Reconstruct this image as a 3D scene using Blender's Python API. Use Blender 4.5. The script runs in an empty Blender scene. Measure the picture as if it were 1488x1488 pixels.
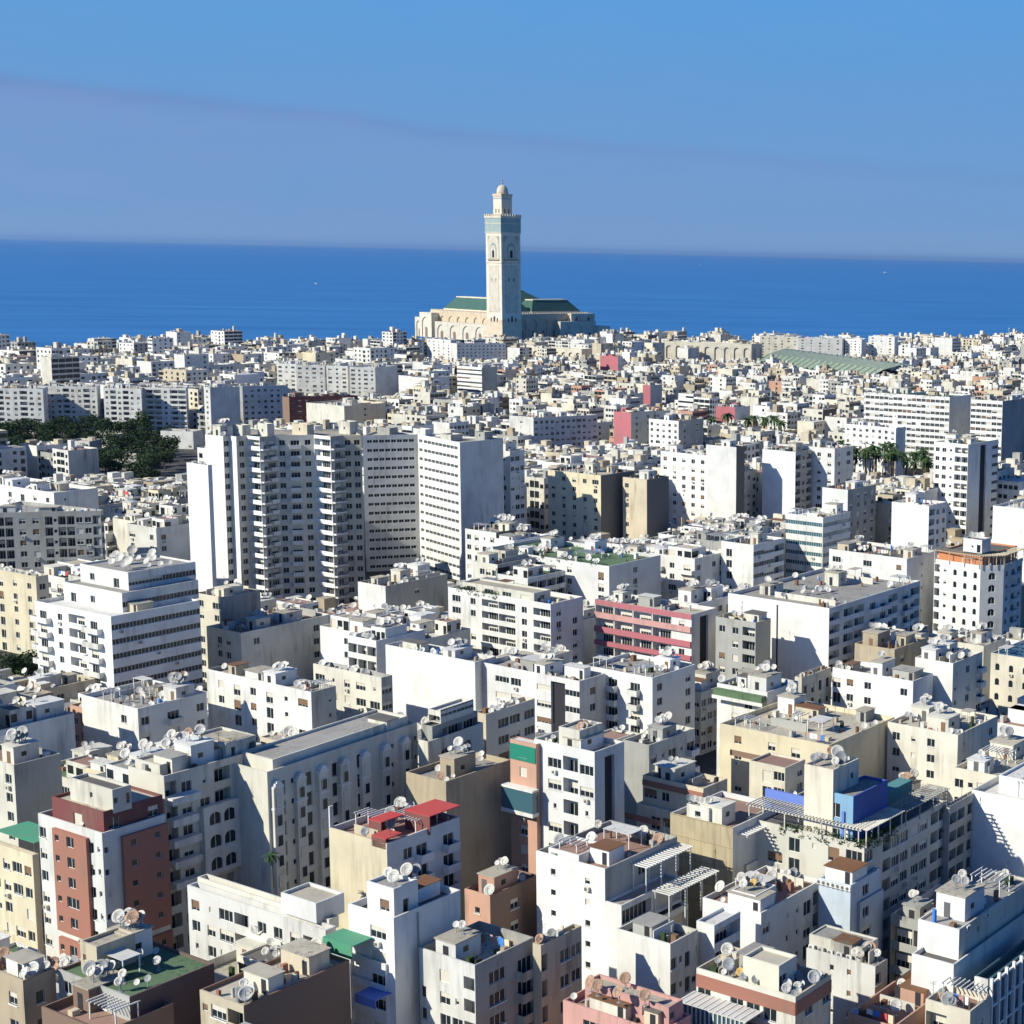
import bpy, math, random
rnd = random.Random(7)
sc = bpy.context.scene
COL = sc.collection
R_ = math.radians
# ------------------------------------------------------------------ camera
F, CX, CY, W0 = 2406., 1322., 744., 1488.
PIT, ROLL, YAW, EYE = R_(8.7), R_(1.35), R_(13.5), 125.
def v_(a, b, s=1): return tuple(p + q*s for p, q in zip(a, b))
def dot(a, b): return sum(p*q for p, q in zip(a, b))
fw = (math.sin(YAW)*math.cos(PIT), math.cos(YAW)*math.cos(PIT), -math.sin(PIT))
r0 = (math.cos(YAW), -math.sin(YAW), 0.)
u0 = (r0[1]*fw[2]-r0[2]*fw[1], r0[2]*fw[0]-r0[0]*fw[2], r0[0]*fw[1]-r0[1]*fw[0])
cr, sr = math.cos(ROLL), math.sin(ROLL)
rt = tuple(cr*a + sr*b for a, b in zip(r0, u0)); up = tuple(-sr*a + cr*b for a, b in zip(r0, u0))
def at(x, y, z):
    d = tuple((x-CX)*rt[i] - (y-CY)*up[i] + F*fw[i] for i in range(3))
    t = (z-EYE)/d[2]
    return (d[0]*t, d[1]*t)
def atd(x, y, D):
    d = tuple((x-CX)*rt[i] - (y-CY)*up[i] + F*fw[i] for i in range(3))
    t = D/math.hypot(d[0], d[1]); return (d[0]*t, d[1]*t, EYE + d[2]*t)
def pr(x, y, z):
    v = (x, y, z-EYE); w = dot(v, fw)
    if w < 1: return (-9999, 9999)
    return (CX + F*dot(v, rt)/w, CY - F*dot(v, up)/w)
def dr(az): return (math.sin(R_(az)), math.cos(R_(az)))
def walk(P, az, px, z):
    "length along az from P until the point stands over picture column px"
    d = dr(az); lo, hi = 0., 400.
    s = 1 if pr(P[0]+d[0]*5, P[1]+d[1]*5, z)[0] > pr(P[0], P[1], z)[0] else -1
    for _ in range(40):
        m = (lo+hi)/2
        if (pr(P[0]+d[0]*m, P[1]+d[1]*m, z)[0]-px)*s < 0: lo = m
        else: hi = m
    return (P[0]+d[0]*lo, P[1]+d[1]*lo)
def gz(x, y):
    d = math.hypot(x, y)
    return 21 - 16*min(1, max(0, (d-520)/1300.))
def coast(x, y):      # metres of land beyond (positive: on land)
    a = x/max(y, 1)
    return (1960 + 850*a + 60*math.sin(a*23) + 25*math.sin(a*61)) - math.hypot(x, y)

# ------------------------------------------------------------------ materials
def lin(c):
    return tuple(((v/255.)/12.92 if v < 10.3 else (((v/255.)+.055)/1.055)**2.4) for v in c)
MATS = {}
def mat(name, rgb, rough=.85, dirt=.25, dcol=(.20, .17, .13), metal=0., scale=.35, tiles=False, spec=.3, blotch=.22):
    m = bpy.data.materials.new(name); m.use_nodes = True; n = m.node_tree; N = n.nodes; L = n.links
    b = N['Principled BSDF']; b.inputs['Roughness'].default_value = rough; b.inputs['Metallic'].default_value = metal
    b.inputs['Specular IOR Level'].default_value = spec
    g = N.new('ShaderNodeNewGeometry'); oi = N.new('ShaderNodeObjectInfo')
    col = N.new('ShaderNodeRGB'); col.outputs[0].default_value = (*rgb, 1)
    cur = col.outputs[0]
    if dirt > 0:
        mp = N.new('ShaderNodeMapping'); mp.inputs['Scale'].default_value = (scale*2.2, scale*2.2, scale*.22)
        L.new(g.outputs['Position'], mp.inputs[0])
        t = N.new('ShaderNodeTexNoise'); t.inputs['Scale'].default_value = 1; t.inputs['Detail'].default_value = 6; t.inputs['Roughness'].default_value = .65
        L.new(mp.outputs[0], t.inputs['Vector'])
        r = N.new('ShaderNodeValToRGB'); r.color_ramp.elements[0].position = .48; r.color_ramp.elements[1].position = .78
        L.new(t.outputs[0], r.inputs[0])
        t2 = N.new('ShaderNodeTexNoise'); t2.inputs['Scale'].default_value = scale*.5; t2.inputs['Detail'].default_value = 8
        L.new(g.outputs['Position'], t2.inputs['Vector'])
        r2 = N.new('ShaderNodeValToRGB'); r2.color_ramp.elements[0].position = .4; r2.color_ramp.elements[1].position = .7
        L.new(t2.outputs[0], r2.inputs[0])
        t4 = N.new('ShaderNodeTexNoise'); t4.inputs['Scale'].default_value = .11; t4.inputs['Detail'].default_value = 3; L.new(g.outputs['Position'], t4.inputs['Vector'])
        r4 = N.new('ShaderNodeValToRGB'); r4.color_ramp.elements[0].position = .42; r4.color_ramp.elements[1].position = .62; L.new(t4.outputs[0], r4.inputs[0])
        m4 = N.new('ShaderNodeMath'); m4.operation = 'MULTIPLY'; L.new(r4.outputs[0], m4.inputs[0]); L.new(r.outputs[0], m4.inputs[1])
        mu = N.new('ShaderNodeMath'); mu.operation = 'MULTIPLY'; L.new(m4.outputs[0], mu.inputs[0]); mu.inputs[1].default_value = dirt*4.2
        mu2 = N.new('ShaderNodeMath'); mu2.operation = 'MULTIPLY_ADD'; L.new(r2.outputs[0], mu2.inputs[0]); mu2.inputs[1].default_value = blotch; L.new(mu.outputs[0], mu2.inputs[2])
        mu2.use_clamp = True
        mx = N.new('ShaderNodeMix'); mx.data_type = 'RGBA'; L.new(mu2.outputs[0], mx.inputs[0]); L.new(cur, mx.inputs[6]); mx.inputs[7].default_value = (*dcol, 1)
        cur = mx.outputs[2]
    if dirt > 0:
        hv = N.new('ShaderNodeMath'); hv.operation = 'MULTIPLY_ADD'; L.new(oi.outputs['Random'], hv.inputs[0]); hv.inputs[1].default_value = .2; hv.inputs[2].default_value = .8
        sc_ = N.new('ShaderNodeVectorMath'); sc_.operation = 'SCALE'; L.new(cur, sc_.inputs[0]); L.new(hv.outputs[0], sc_.inputs[3]); cur = sc_.outputs[0]
    if tiles:
        bt = N.new('ShaderNodeTexBrick'); bt.inputs['Scale'].default_value = 1; bt.inputs['Mortar Size'].default_value = .05
        bt.inputs['Brick Width'].default_value = 3.3; bt.inputs['Row Height'].default_value = 3.1
        bt.inputs['Color1'].default_value = (1, 1, 1, 1); bt.inputs['Color2'].default_value = (.86, .86, .86, 1); bt.inputs['Mortar'].default_value = (.6, .57, .5, 1)
        cx = N.new('ShaderNodeSeparateXYZ'); L.new(g.outputs['Position'], cx.inputs[0])
        a = N.new('ShaderNodeMath'); a.operation = 'SUBTRACT'; L.new(cx.outputs[0], a.inputs[0]); L.new(cx.outputs[1], a.inputs[1])
        c2 = N.new('ShaderNodeCombineXYZ'); L.new(a.outputs[0], c2.inputs[0]); L.new(cx.outputs[2], c2.inputs[1])
        L.new(c2.outputs[0], bt.inputs[0])
        m3 = N.new('ShaderNodeMix'); m3.data_type = 'RGBA'; m3.blend_type = 'MULTIPLY'; m3.inputs[0].default_value = 1
        L.new(cur, m3.inputs[6]); L.new(bt.outputs[0], m3.inputs[7]); cur = m3.outputs[2]
    L.new(cur, b.inputs['Base Color'])
    MATS[name] = m; return m
W_ = {}
for nm, c, d in (('white', (.77, .76, .70), .15), ('bright', (.84, .83, .79), .06), ('offwhite', (.70, .67, .56), .22), ('cream', (.77, .71, .56), .16),
                 ('yellowcream', (.77, .68, .47), .16), ('beige', (.62, .54, .39), .2), ('tan', (.46, .38, .26), .25), ('grey', (.42, .42, .38), .25),
                 ('paleblue', (.60, .68, .74), .1), ('peach', (.58, .34, .24), .2), ('brick', (.37, .165, .115), .2), ('pink', (.60, .33, .29), .22),  # first tone here: white wall with blue shade put into its colour
                 ('hotpink', (.50, .16, .18), .2), ('blue', (.13, .22, .60), .12), ('skyblue', (.25, .45, .62), .12), ('deepblue', (.07, .14, .45), .1),
                 ('brown', (.26, .17, .12), .2), ('darkbrown', (.15, .10, .085), .2), ('orange', (.62, .24, .10), .1), ('teal', (.10, .28, .28), .2),
                 ('red', (.52, .06, .055), .2), ('green', (.07, .31, .18), .15), ('mint', (.55, .68, .58), .1), ('maroon', (.19, .065, .06), .15),
                 ('darkgrey', (.16, .16, .15), .2)):
    mat('wall_'+nm, c, .9, d)
mat('market_green', (.09, .17, .085), .9, .2); mat('market_pale', (.50, .58, .42), .9, .2)
mat('wall_block', (.60, .50, .31), .95, .3, tiles=True)
mat('roof_grey', (.36, .34, .30), .95, .35, (.12, .11, .1), scale=.8)
mat('roof_beige', (.50, .45, .35), .95, .35, (.16, .14, .11), scale=.8)
mat('roof_red', (.34, .215, .165), .95, .3, (.2, .12, .09), scale=.8)
mat('roof_green', (.12, .19, .10), .95, .3, (.05, .08, .04), scale=.8)
mat('roof_white', (.68, .66, .60), .95, .3, (.3, .28, .23), scale=.8)
mat('roof_dark', (.13, .125, .115), .95, .3, scale=.8)
mat('glass', (.018, .024, .028), .22, 0, spec=.35); mat('glassblue', (.05, .12, .15), .15, 0, spec=.6); mat('glassgreen', (.03, .22, .15), .25, 0)
mat('frame', (.75, .75, .70), .6, 0); mat('blind', (.60, .56, .46), .7, 0); mat('blindbrown', (.20, .12, .07), .7, 0); mat('dark', (.03, .03, .035), .8, 0)
mat('rail', (.12, .12, .12), .6, 0); mat('steel', (.35, .36, .36), .5, 0, metal=.3); mat('rust', (.20, .09, .04), .9, .3)
mat('dish_white', (.60, .59, .54), .5, .35, (.35, .25, .15), scale=2); mat('dish_grey', (.30, .31, .31), .5, .1, scale=2); mat('dish_rust', (.46, .28, .18), .7, .4, scale=2); mat('dish_yellow', (.66, .42, .10), .6, .2, scale=2)
mat('stone', (.66, .52, .35), .85, .15); mat('stonepale', (.74, .65, .49), .85, .12); mat('tilegreen', (.045, .115, .085), .6, .15, (.02, .06, .05)); mat('tileteal', (.34, .42, .37), .6, .1)
mat('trunk', (.11, .08, .05), .95, .2); mat('leaf', (.035, .062, .02), .9, 0); mat('leafdark', (.018, .034, .014), .9, 0); mat('palm', (.045, .085, .022), .8, 0); mat('leaflight', (.07, .11, .035), .9, 0)
mat('cloth', (.75, .74, .72), .9, 0); mat('clothblue', (.06, .22, .6), .9, 0); mat('clothred', (.6, .08, .08), .9, 0); mat('asphalt', (.05, .05, .05), .95, .3, scale=.1); mat('sand', (.35, .29, .20), .95, .3, scale=.05)
M = MATS

# ------------------------------------------------------------------ mesh helper
class MB:
    def __init__(s): s.v = []; s.f = []; s.m = []; s.ms = []; s.mi = {}
    def mid(s, name):
        if name not in s.mi: s.mi[name] = len(s.ms); s.ms.append(name)
        return s.mi[name]
    def poly(s, pts, m):
        i = len(s.v); s.v += pts; s.f.append(tuple(range(i, i+len(pts)))); s.m.append(s.mid(m))
    def box(s, O, t, n, a0, a1, b0, b1, z0, z1, m, top=None, bottom=True):
        "box in a frame: t along, n outward (2d unit vectors), O origin"
        P = []
        for z in (z0, z1):
            for a, b in ((a0, b0), (a1, b0), (a1, b1), (a0, b1)):
                P.append((O[0]+t[0]*a+n[0]*b, O[1]+t[1]*a+n[1]*b, z))
        i = len(s.v); s.v += P; k = s.mid(m); kt = s.mid(top or m)
        fs = [(0, 1, 5, 4), (1, 2, 6, 5), (2, 3, 7, 6), (3, 0, 4, 7)]
        for f in fs: s.f.append(tuple(i+q for q in f)); s.m.append(k)
        s.f.append((i+4, i+5, i+6, i+7)); s.m.append(kt)
        if bottom: s.f.append((i+3, i+2, i+1, i)); s.m.append(k)
    def tube(s, a, b, r0, r1, m, k=8, cap=True):
        d = [b[i]-a[i] for i in range(3)]; L = math.sqrt(dot(d, d)) or 1; d = [q/L for q in d]
        h = (0, 0, 1) if abs(d[2]) < .9 else (1, 0, 0)
        e = [d[1]*h[2]-d[2]*h[1], d[2]*h[0]-d[0]*h[2], d[0]*h[1]-d[1]*h[0]]; l = math.sqrt(dot(e, e)); e = [q/l for q in e]
        g = [d[1]*e[2]-d[2]*e[1], d[2]*e[0]-d[0]*e[2], d[0]*e[1]-d[1]*e[0]]
        i = len(s.v); q = s.mid(m)
        for c, r in ((a, r0), (b, r1)):
            for j in range(k):
                w = 2*math.pi*j/k; s.v.append(tuple(c[x]+(e[x]*math.cos(w)+g[x]*math.sin(w))*r for x in range(3)))
        for j in range(k):
            s.f.append((i+j, i+(j+1) % k, i+k+(j+1) % k, i+k+j)); s.m.append(q)
        if cap:
            s.f.append(tuple(i+k+j for j in range(k))); s.m.append(q)
            s.f.append(tuple(i+k-1-j for j in range(k))); s.m.append(q)
    def mesh(s, name, smooth=False, O=(0, 0, 0)):
        me = bpy.data.meshes.new(name)
        if O != (0, 0, 0): vs = [(a-O[0], b-O[1], c-O[2]) for a, b, c in s.v]
        else: vs = s.v
        me.from_pydata(vs, [], s.f)
        for n in s.ms: me.materials.append(M[n])
        me.polygons.foreach_set('material_index', s.m)
        if smooth: me.polygons.foreach_set('use_smooth', [True]*len(s.f))
        me.update(); return me
def link(name, me, parent=None, loc=None, rz=0, label=None, cat=None, group=None, kind=None):
    o = bpy.data.objects.new(name, me); COL.objects.link(o)
    if parent: o.parent = parent
    if loc: o.location = loc
    if rz: o.rotation_euler = (0, 0, rz)
    if label: o['label'] = label
    if cat: o['category'] = cat
    if group: o['group'] = group
    if kind: o['kind'] = kind
    return o

# ------------------------------------------------------------------ windows, balconies (shared meshes; local x = along wall, -y = outward)
CACHE = {}
def window_mesh(w, h, kind):
    key = ('w', round(w, 1), round(h, 1), kind)
    if key in CACHE: return CACHE[key]
    w, h = key[1], key[2]
    mb = MB(); O = (0, 0); t = (1, 0); n = (0, -1)
    g = {'t': 'glass', 'b': 'glassblue', 'g': 'glassgreen'}.get(kind[0], 'glass')
    mb.box(O, t, n, -w/2, w/2, .0, .03, 0, h, g)
    fr = 'frame' if key[1]*7 % 1 < .5 or True else 'rail'; e = .05
    for a, b in ((-w/2, -w/2+e), (w/2-e, w/2)): mb.box(O, t, n, a, b, .03, .09, 0, h, fr)
    for a, b in ((0, e), (h-e, h)): mb.box(O, t, n, -w/2+e, w/2-e, .03, .09, a, b, fr)
    k = max(1, int(round(w/.85)))
    for i in range(1, k):
        x = -w/2 + w*i/k; mb.box(O, t, n, x-.03, x+.03, .03, .08, e, h-e, fr)
    if 's' in kind: mb.box(O, t, n, -w/2+e, w/2-e, .03, .075, h*.55, h-e, 'blind')
    if 'f' in kind: mb.box(O, t, n, -w/2+e, w/2-e, .03, .085, e, h-e, 'blind')
    if 'r' in kind: mb.box(O, t, n, -w/2+e, w/2-e, .03, .085, h*.25, h-e, 'blindbrown')
    if 'o' in kind: mb.box(O, t, n, -w/2-.1, w/2+.1, -.05, .34, -.1, 0, 'frame')
    CACHE[key] = mb.mesh('window_mesh'); return CACHE[key]
def balcony_mesh(w, kind):
    key = ('b', round(w, 1), kind)
    if key in CACHE: return CACHE[key]
    w = key[1]; mb = MB(); O = (0, 0); t = (1, 0); n = (0, -1); D = 1.2
    wm = {'w': 'wall_white', 'c': 'wall_cream', 'g': 'wall_grey', 'o': 'wall_offwhite', 'p': 'wall_pink'}.get(kind[0], 'wall_white')
    mb.box(O, t, n, -w/2, w/2, 0, D, -.18, 0, wm)
    if 's' in kind:
        mb.box(O, t, n, -w/2, w/2, D-.12, D, 0, 1.0, wm)
        mb.box(O, t, n, -w/2, -w/2+.12, 0, D-.12, 0, 1.0, wm); mb.box(O, t, n, w/2-.12, w/2, 0, D-.12, 0, 1.0, wm)
    else:
        mb.box(O, t, n, -w/2, w/2, D-.06, D, .92, 1.0, 'rail'); mb.box(O, t, n, -w/2, w/2, D-.12, D, 0, .3, wm)
        k = int(w/.25)
        for i in range(k+1):
            x = -w/2+.03+(w-.06)*i/k; mb.box(O, t, n, x-.02, x+.02, D-.06, D-.02, .3, .92, 'rail')
        for x in (-w/2, w/2-.06): mb.box(O, t, n, x, x+.06, 0, D-.06, .92, 1.0, 'rail'); mb.box(O, t, n, x, x+.06, 0, D-.12, 0, .3, wm)
    CACHE[key] = mb.mesh('balcony_mesh'); return CACHE[key]

def parse(p):
    out = []; num = ''
    for c in p:
        if c.isdigit(): num += c
        else: out.append((float(num)/10 if num else 1., c)); num = ''
    s = sum(a for a, _ in out) or 1
    return [(a/s, c) for a, c in out]
OPEN = {'w': (1.6, 1.5, .85), 'W': (2.7, 1.55, .85), 'n': (.6, .8, 1.3), 't': (1.1, 2.1, .1), 'T': (1.9, 2.1, .1), 'a': (1.1, 1.7, .6), 'A': (1.9, 1.9, .4), 'q': (.9, .9, 1.2)}
DARKS = ('t', 't', 't', 't', 'ts', 'to', 't', 'tf', 'to', 'tr', 'tso', 'ts')
def facade(mb, P, Q, z0, z1, nst, pat, wm, wins, bals, rng, top=0, wk=None, inner=None, simple=False):
    """wall from P to Q (outward to the right of travel), with recessed openings; top = plain band above the storeys"""
    L = math.hypot(Q[0]-P[0], Q[1]-P[1])
    if L < .05: return
    t = ((Q[0]-P[0])/L, (Q[1]-P[1])/L); n = (t[1], -t[0])
    def pt(a, z, d=0): return (P[0]+t[0]*a-n[0]*d, P[1]+t[1]*a-n[1]*d, z)
    def quad(a0, a1, c0, c1, m=wm, d=0):
        if a1-a0 > 1e-4 and c1-c0 > 1e-4: mb.poly([pt(a0, c0, d), pt(a1, c0, d), pt(a1, c1, d), pt(a0, c1, d)], m)
    if not pat or set(pat) <= set('.0123456789'):
        quad(0, L, z0, z1); return
    bays = parse(pat); zt = z1-top; h = (zt-z0)/nst
    if top > 0: quad(0, L, zt, z1)
    ang = math.atan2(t[1], t[0])
    im = inner or wm
    for s in range(nst):
        b0 = z0+s*h; b1 = b0+h; a = 0.
        for wgt, c in bays:
            w = wgt*L; a1 = a+w; mid = (a+a1)/2
            if not simple and wk is None and c in 'wWqB' and L > 6:
                u_ = rng.random(); c = '.' if u_ < .03 else 'n' if u_ < .07 and c != 'q' else 'W' if u_ < .11 and c == 'w' else c
            if c == '.' or (w < .7 and c not in 'V'): quad(a, a1, b0, b1)
            elif c == 'V':
                quad(a, a1, b0, b1, 'dark', .6)
                for x in (a, a1): mb.poly([pt(x, b0), pt(x, b0, .6), pt(x, b1, .6), pt(x, b1)], wm)
            elif c in OPEN or c in 'RrGCSZk':
                if c in OPEN:
                    ow, oh, sill = OPEN[c]; ow = min(ow, w-.3); oh = min(oh, h-sill-.25); dep = .22
                elif c == 'R': ow, oh, sill, dep = w-.02, 1.25, 1.0, .25
                elif c == 'k': ow, oh, sill, dep = w-.3, 1.0, 1.1, .18
                elif c == 'S': ow, oh, sill, dep = w-1.0, .95, 1.2, .2
                elif c == 'Z': ow, oh, sill, dep = w*.6, h*.82, h*.02, 1.2
                elif c == 'G': ow, oh, sill, dep = w-.1, h-.5, .35, .15
                elif c == 'C': ow, oh, sill, dep = w-.3, h-.35, .05, 1.0
                else: ow, oh, sill, dep = w-.5, 1.1, 1.0, .2
                x0, x1, c0, c1 = mid-ow/2, mid+ow/2, b0+sill, b0+sill+oh
                quad(a, x0, b0, b1); quad(x1, a1, b0, b1); quad(x0, x1, b0, c0); quad(x0, x1, c1, b1)
                if simple:
                    quad(x0, x1, c0, c1, 'blind' if rng.random() < .12 else 'glass', .1)
                else:
                    for q in ([pt(x0, c0), pt(x1, c0), pt(x1, c0, dep), pt(x0, c0, dep)], [pt(x0, c1, dep), pt(x1, c1, dep), pt(x1, c1), pt(x0, c1)],
                              [pt(x0, c0), pt(x0, c0, dep), pt(x0, c1, dep), pt(x0, c1)], [pt(x1, c0, dep), pt(x1, c0), pt(x1, c1), pt(x1, c1, dep)]):
                        mb.poly(q, im)
                    quad(x0, x1, c0, c1, 'dark' if c != 'Z' else im, dep+.01)
                    if c in 'aAZ':
                        k = 5; r = ow/2; zc = c1-r*.9
                        arc = [(mid-r*math.cos(math.pi*i/(2*k)), zc+r*.9*math.sin(math.pi*i/(2*k))) for i in range(k+1)]
                        mb.poly([pt(x0, c1, .01)]+[pt(p, q, .01) for p, q in reversed(arc)], wm)
                        mb.poly([pt(2*mid-p, q, .01) for p, q in arc]+[pt(x1, c1, .01)], wm)
                    kind = wk or rng.choice(DARKS)
                    if c in 'aAZ': kind = 't'
                    if c != 'Z': wins.append((pt(mid, c0, dep-.0), ang, ow, oh, kind))
            elif c in 'LlM':   # loggia: deep recess behind a parapet
                dep = 1.4; pz = b0+ (.95 if c != 'M' else .45); c1 = b1-.28; x0, x1 = a+.12, a1-.12
                quad(a, x0, b0, b1); quad(x1, a1, b0, b1); quad(x0, x1, b0, pz); quad(x0, x1, c1, b1)
                if simple: quad(x0, x1, pz, c1, 'glass', .12)
                else:
                    mb.poly([pt(x0, c1, dep), pt(x1, c1, dep), pt(x1, c1), pt(x0, c1)], im)
                    mb.poly([pt(x0, b0+.05), pt(x1, b0+.05), pt(x1, b0+.05, dep), pt(x0, b0+.05, dep)], im)
                    mb.poly([pt(x0, b0), pt(x0, b0, dep), pt(x0, c1, dep), pt(x0, c1)], im)
                    mb.poly([pt(x1, b0, dep), pt(x1, b0), pt(x1, c1), pt(x1, c1, dep)], im)
                    quad(x0, x1, b0, c1, im, dep)
                    mb.poly([pt(x0, pz, .12), pt(x0, b0, .12), pt(x1, b0, .12), pt(x1, pz, .12)], im)
                    mb.poly([pt(x0, pz), pt(x1, pz), pt(x1, pz, .12), pt(x0, pz, .12)], wm)
                    ww = min(x1-x0-.5, 3.0)
                    if ww > .6: wins.append((pt(mid, b0+.1, dep-.05), ang, ww, min(2.2, h-.6), rng.choice(('t', 't', 'ts'))))
            elif c in 'BbD':
                ow = min(w-.5, 2.4); oh = 2.15; x0, x1, c0, c1 = mid-ow/2, mid+ow/2, b0+.1, b0+.1+oh; dep = .22
                quad(a, x0, b0, b1); quad(x1, a1, b0, b1); quad(x0, x1, b0, c0); quad(x0, x1, c1, b1)
                if simple: quad(x0, x1, c0, c1, 'glass', .1)
                else:
                    quad(x0, x1, c0, c1, 'dark', dep)
                    for x, y in ((x0, 0), (x1, 1)): mb.poly([pt(x, c0, dep*y), pt(x, c0, dep*(1-y)), pt(x, c1, dep*(1-y)), pt(x, c1, dep*y)], im)
                    mb.poly([pt(x0, c1, dep), pt(x1, c1, dep), pt(x1, c1), pt(x0, c1)], im)
                    wins.append((pt(mid, c0, dep-.01), ang, ow, oh, rng.choice(('t', 't', 'ts'))))
                if s > 0 or True: bals.append((pt(mid, b0+.02), ang, w-.25, 's' if c == 'B' else 'r'))
            else: quad(a, a1, b0, b1)
            a = a1

def inset(poly, d):
    n = len(poly); out = []
    for i in range(n):
        a, b, c = poly[i-1], poly[i], poly[(i+1) % n]
        def ln(p, q):
            L = math.hypot(q[0]-p[0], q[1]-p[1]) or 1; t = ((q[0]-p[0])/L, (q[1]-p[1])/L); nn = (-t[1], t[0])
            return (p[0]+nn[0]*d, p[1]+nn[1]*d), t
        p1, t1 = ln(a, b); p2, t2 = ln(b, c)
        cr_ = t1[0]*t2[1]-t1[1]*t2[0]
        if abs(cr_) < .05: out.append((p2[0], p2[1])); continue
        s = ((p2[0]-p1[0])*t2[1]-(p2[1]-p1[1])*t2[0])/cr_
        out.append((p1[0]+t1[0]*s, p1[1]+t1[1]*s))
    return out
def volume(mb, poly, z0, z1, pats, wms, nst, par=.9, wins=None, bals=None, rng=rnd, roofm=None, wk=None, simple=False, inner=None, back='.'):
    """closed building body: facades, parapet with inner faces and coping, (roof surface into roofm mesh builder or mb)"""
    n = len(poly); rz = z1-par
    for i in range(n):
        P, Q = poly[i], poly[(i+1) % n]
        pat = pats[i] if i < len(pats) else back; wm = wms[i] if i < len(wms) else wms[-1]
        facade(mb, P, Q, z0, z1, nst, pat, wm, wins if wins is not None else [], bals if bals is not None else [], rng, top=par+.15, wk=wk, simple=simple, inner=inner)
    wm = wms[-1] if len(wms) > n else wms[0]
    if par > .05:
        ins = inset(poly, .22)
        for i in range(n):
            P, Q, A, B = poly[i], poly[(i+1) % n], ins[i], ins[(i+1) % n]
            w2 = wms[i] if i < len(wms) else wms[-1]
            mb.poly([(P[0], P[1], z1), (Q[0], Q[1], z1), (B[0], B[1], z1), (A[0], A[1], z1)], w2)
            mb.poly([(A[0], A[1], z1), (B[0], B[1], z1), (B[0], B[1], rz), (A[0], A[1], rz)], w2)
    else: ins = poly
    return ins, rz

# ------------------------------------------------------------------ objects kept for bookkeeping
BUILDINGS = []    # dict(root, short, poly, z, rz, ins, d, hero)
def ac_mesh():
    if 'ac' not in CACHE:
        a = MB(); a.box((0, 0), (1, 0), (0, -1), -.4, .4, -.12, .3, 0, .6, 'wall_offwhite'); a.box((0, 0), (1, 0), (0, -1), -.3, .15, .3, .31, .1, .5, 'rail'); CACHE['ac'] = a.mesh('ac_mesh')
    return CACHE['ac']
def finish_parts(root, O, wins, bals, bk='w', near=True, acs=True):
    wins.sort(key=lambda w: pr(*w[0])[1] < 2000 and math.hypot(w[0][0], w[0][1])-w[2]*3)
    def put(l, f, nm):
        for w in l[:100]:
            p = w[0]; link(nm, f(w), root, (p[0]-O[0], p[1]-O[1], p[2]-O[2]), w[1])
        if len(l) > 100:
            vs = []; fs = []; ms = []; me0 = bpy.data.meshes.new('rest_mesh'); names = []
            for w in l[100:]:
                me = f(w); c, s = math.cos(w[1]), math.sin(w[1]); i = len(vs); p = w[0]
                mp = []
                for m in me.materials:
                    if m.name not in names: names.append(m.name); me0.materials.append(m)
                    mp.append(names.index(m.name))
                for v in me.vertices: vs.append((p[0]-O[0]+v.co.x*c-v.co.y*s, p[1]-O[1]+v.co.x*s+v.co.y*c, p[2]-O[2]+v.co.z))
                for q in me.polygons: fs.append(tuple(i+k for k in q.vertices)); ms.append(mp[q.material_index])
            me0.from_pydata(vs, [], fs); me0.polygons.foreach_set('material_index', ms)
            link(nm+'_row', me0, root, kind='stuff')
    if near and acs:
        for w in wins[::7]:
            p = w[0]
            if w[3] > 1.7 or w[2] < .8: continue
            t = (math.cos(w[1]), math.sin(w[1])); q = (p[0]+t[0]*.1+t[1]*.35, p[1]+t[1]*.1-t[0]*.35, p[2]-.85)
            link('air_conditioner', ac_mesh(), root, (q[0]-O[0], q[1]-O[1], q[2]-O[2]), w[1])
    put(wins, lambda w: window_mesh(w[2], w[3], w[4]), 'window')
    put(bals, lambda b: balcony_mesh(b[2], bk+b[3]), 'balcony')

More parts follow.
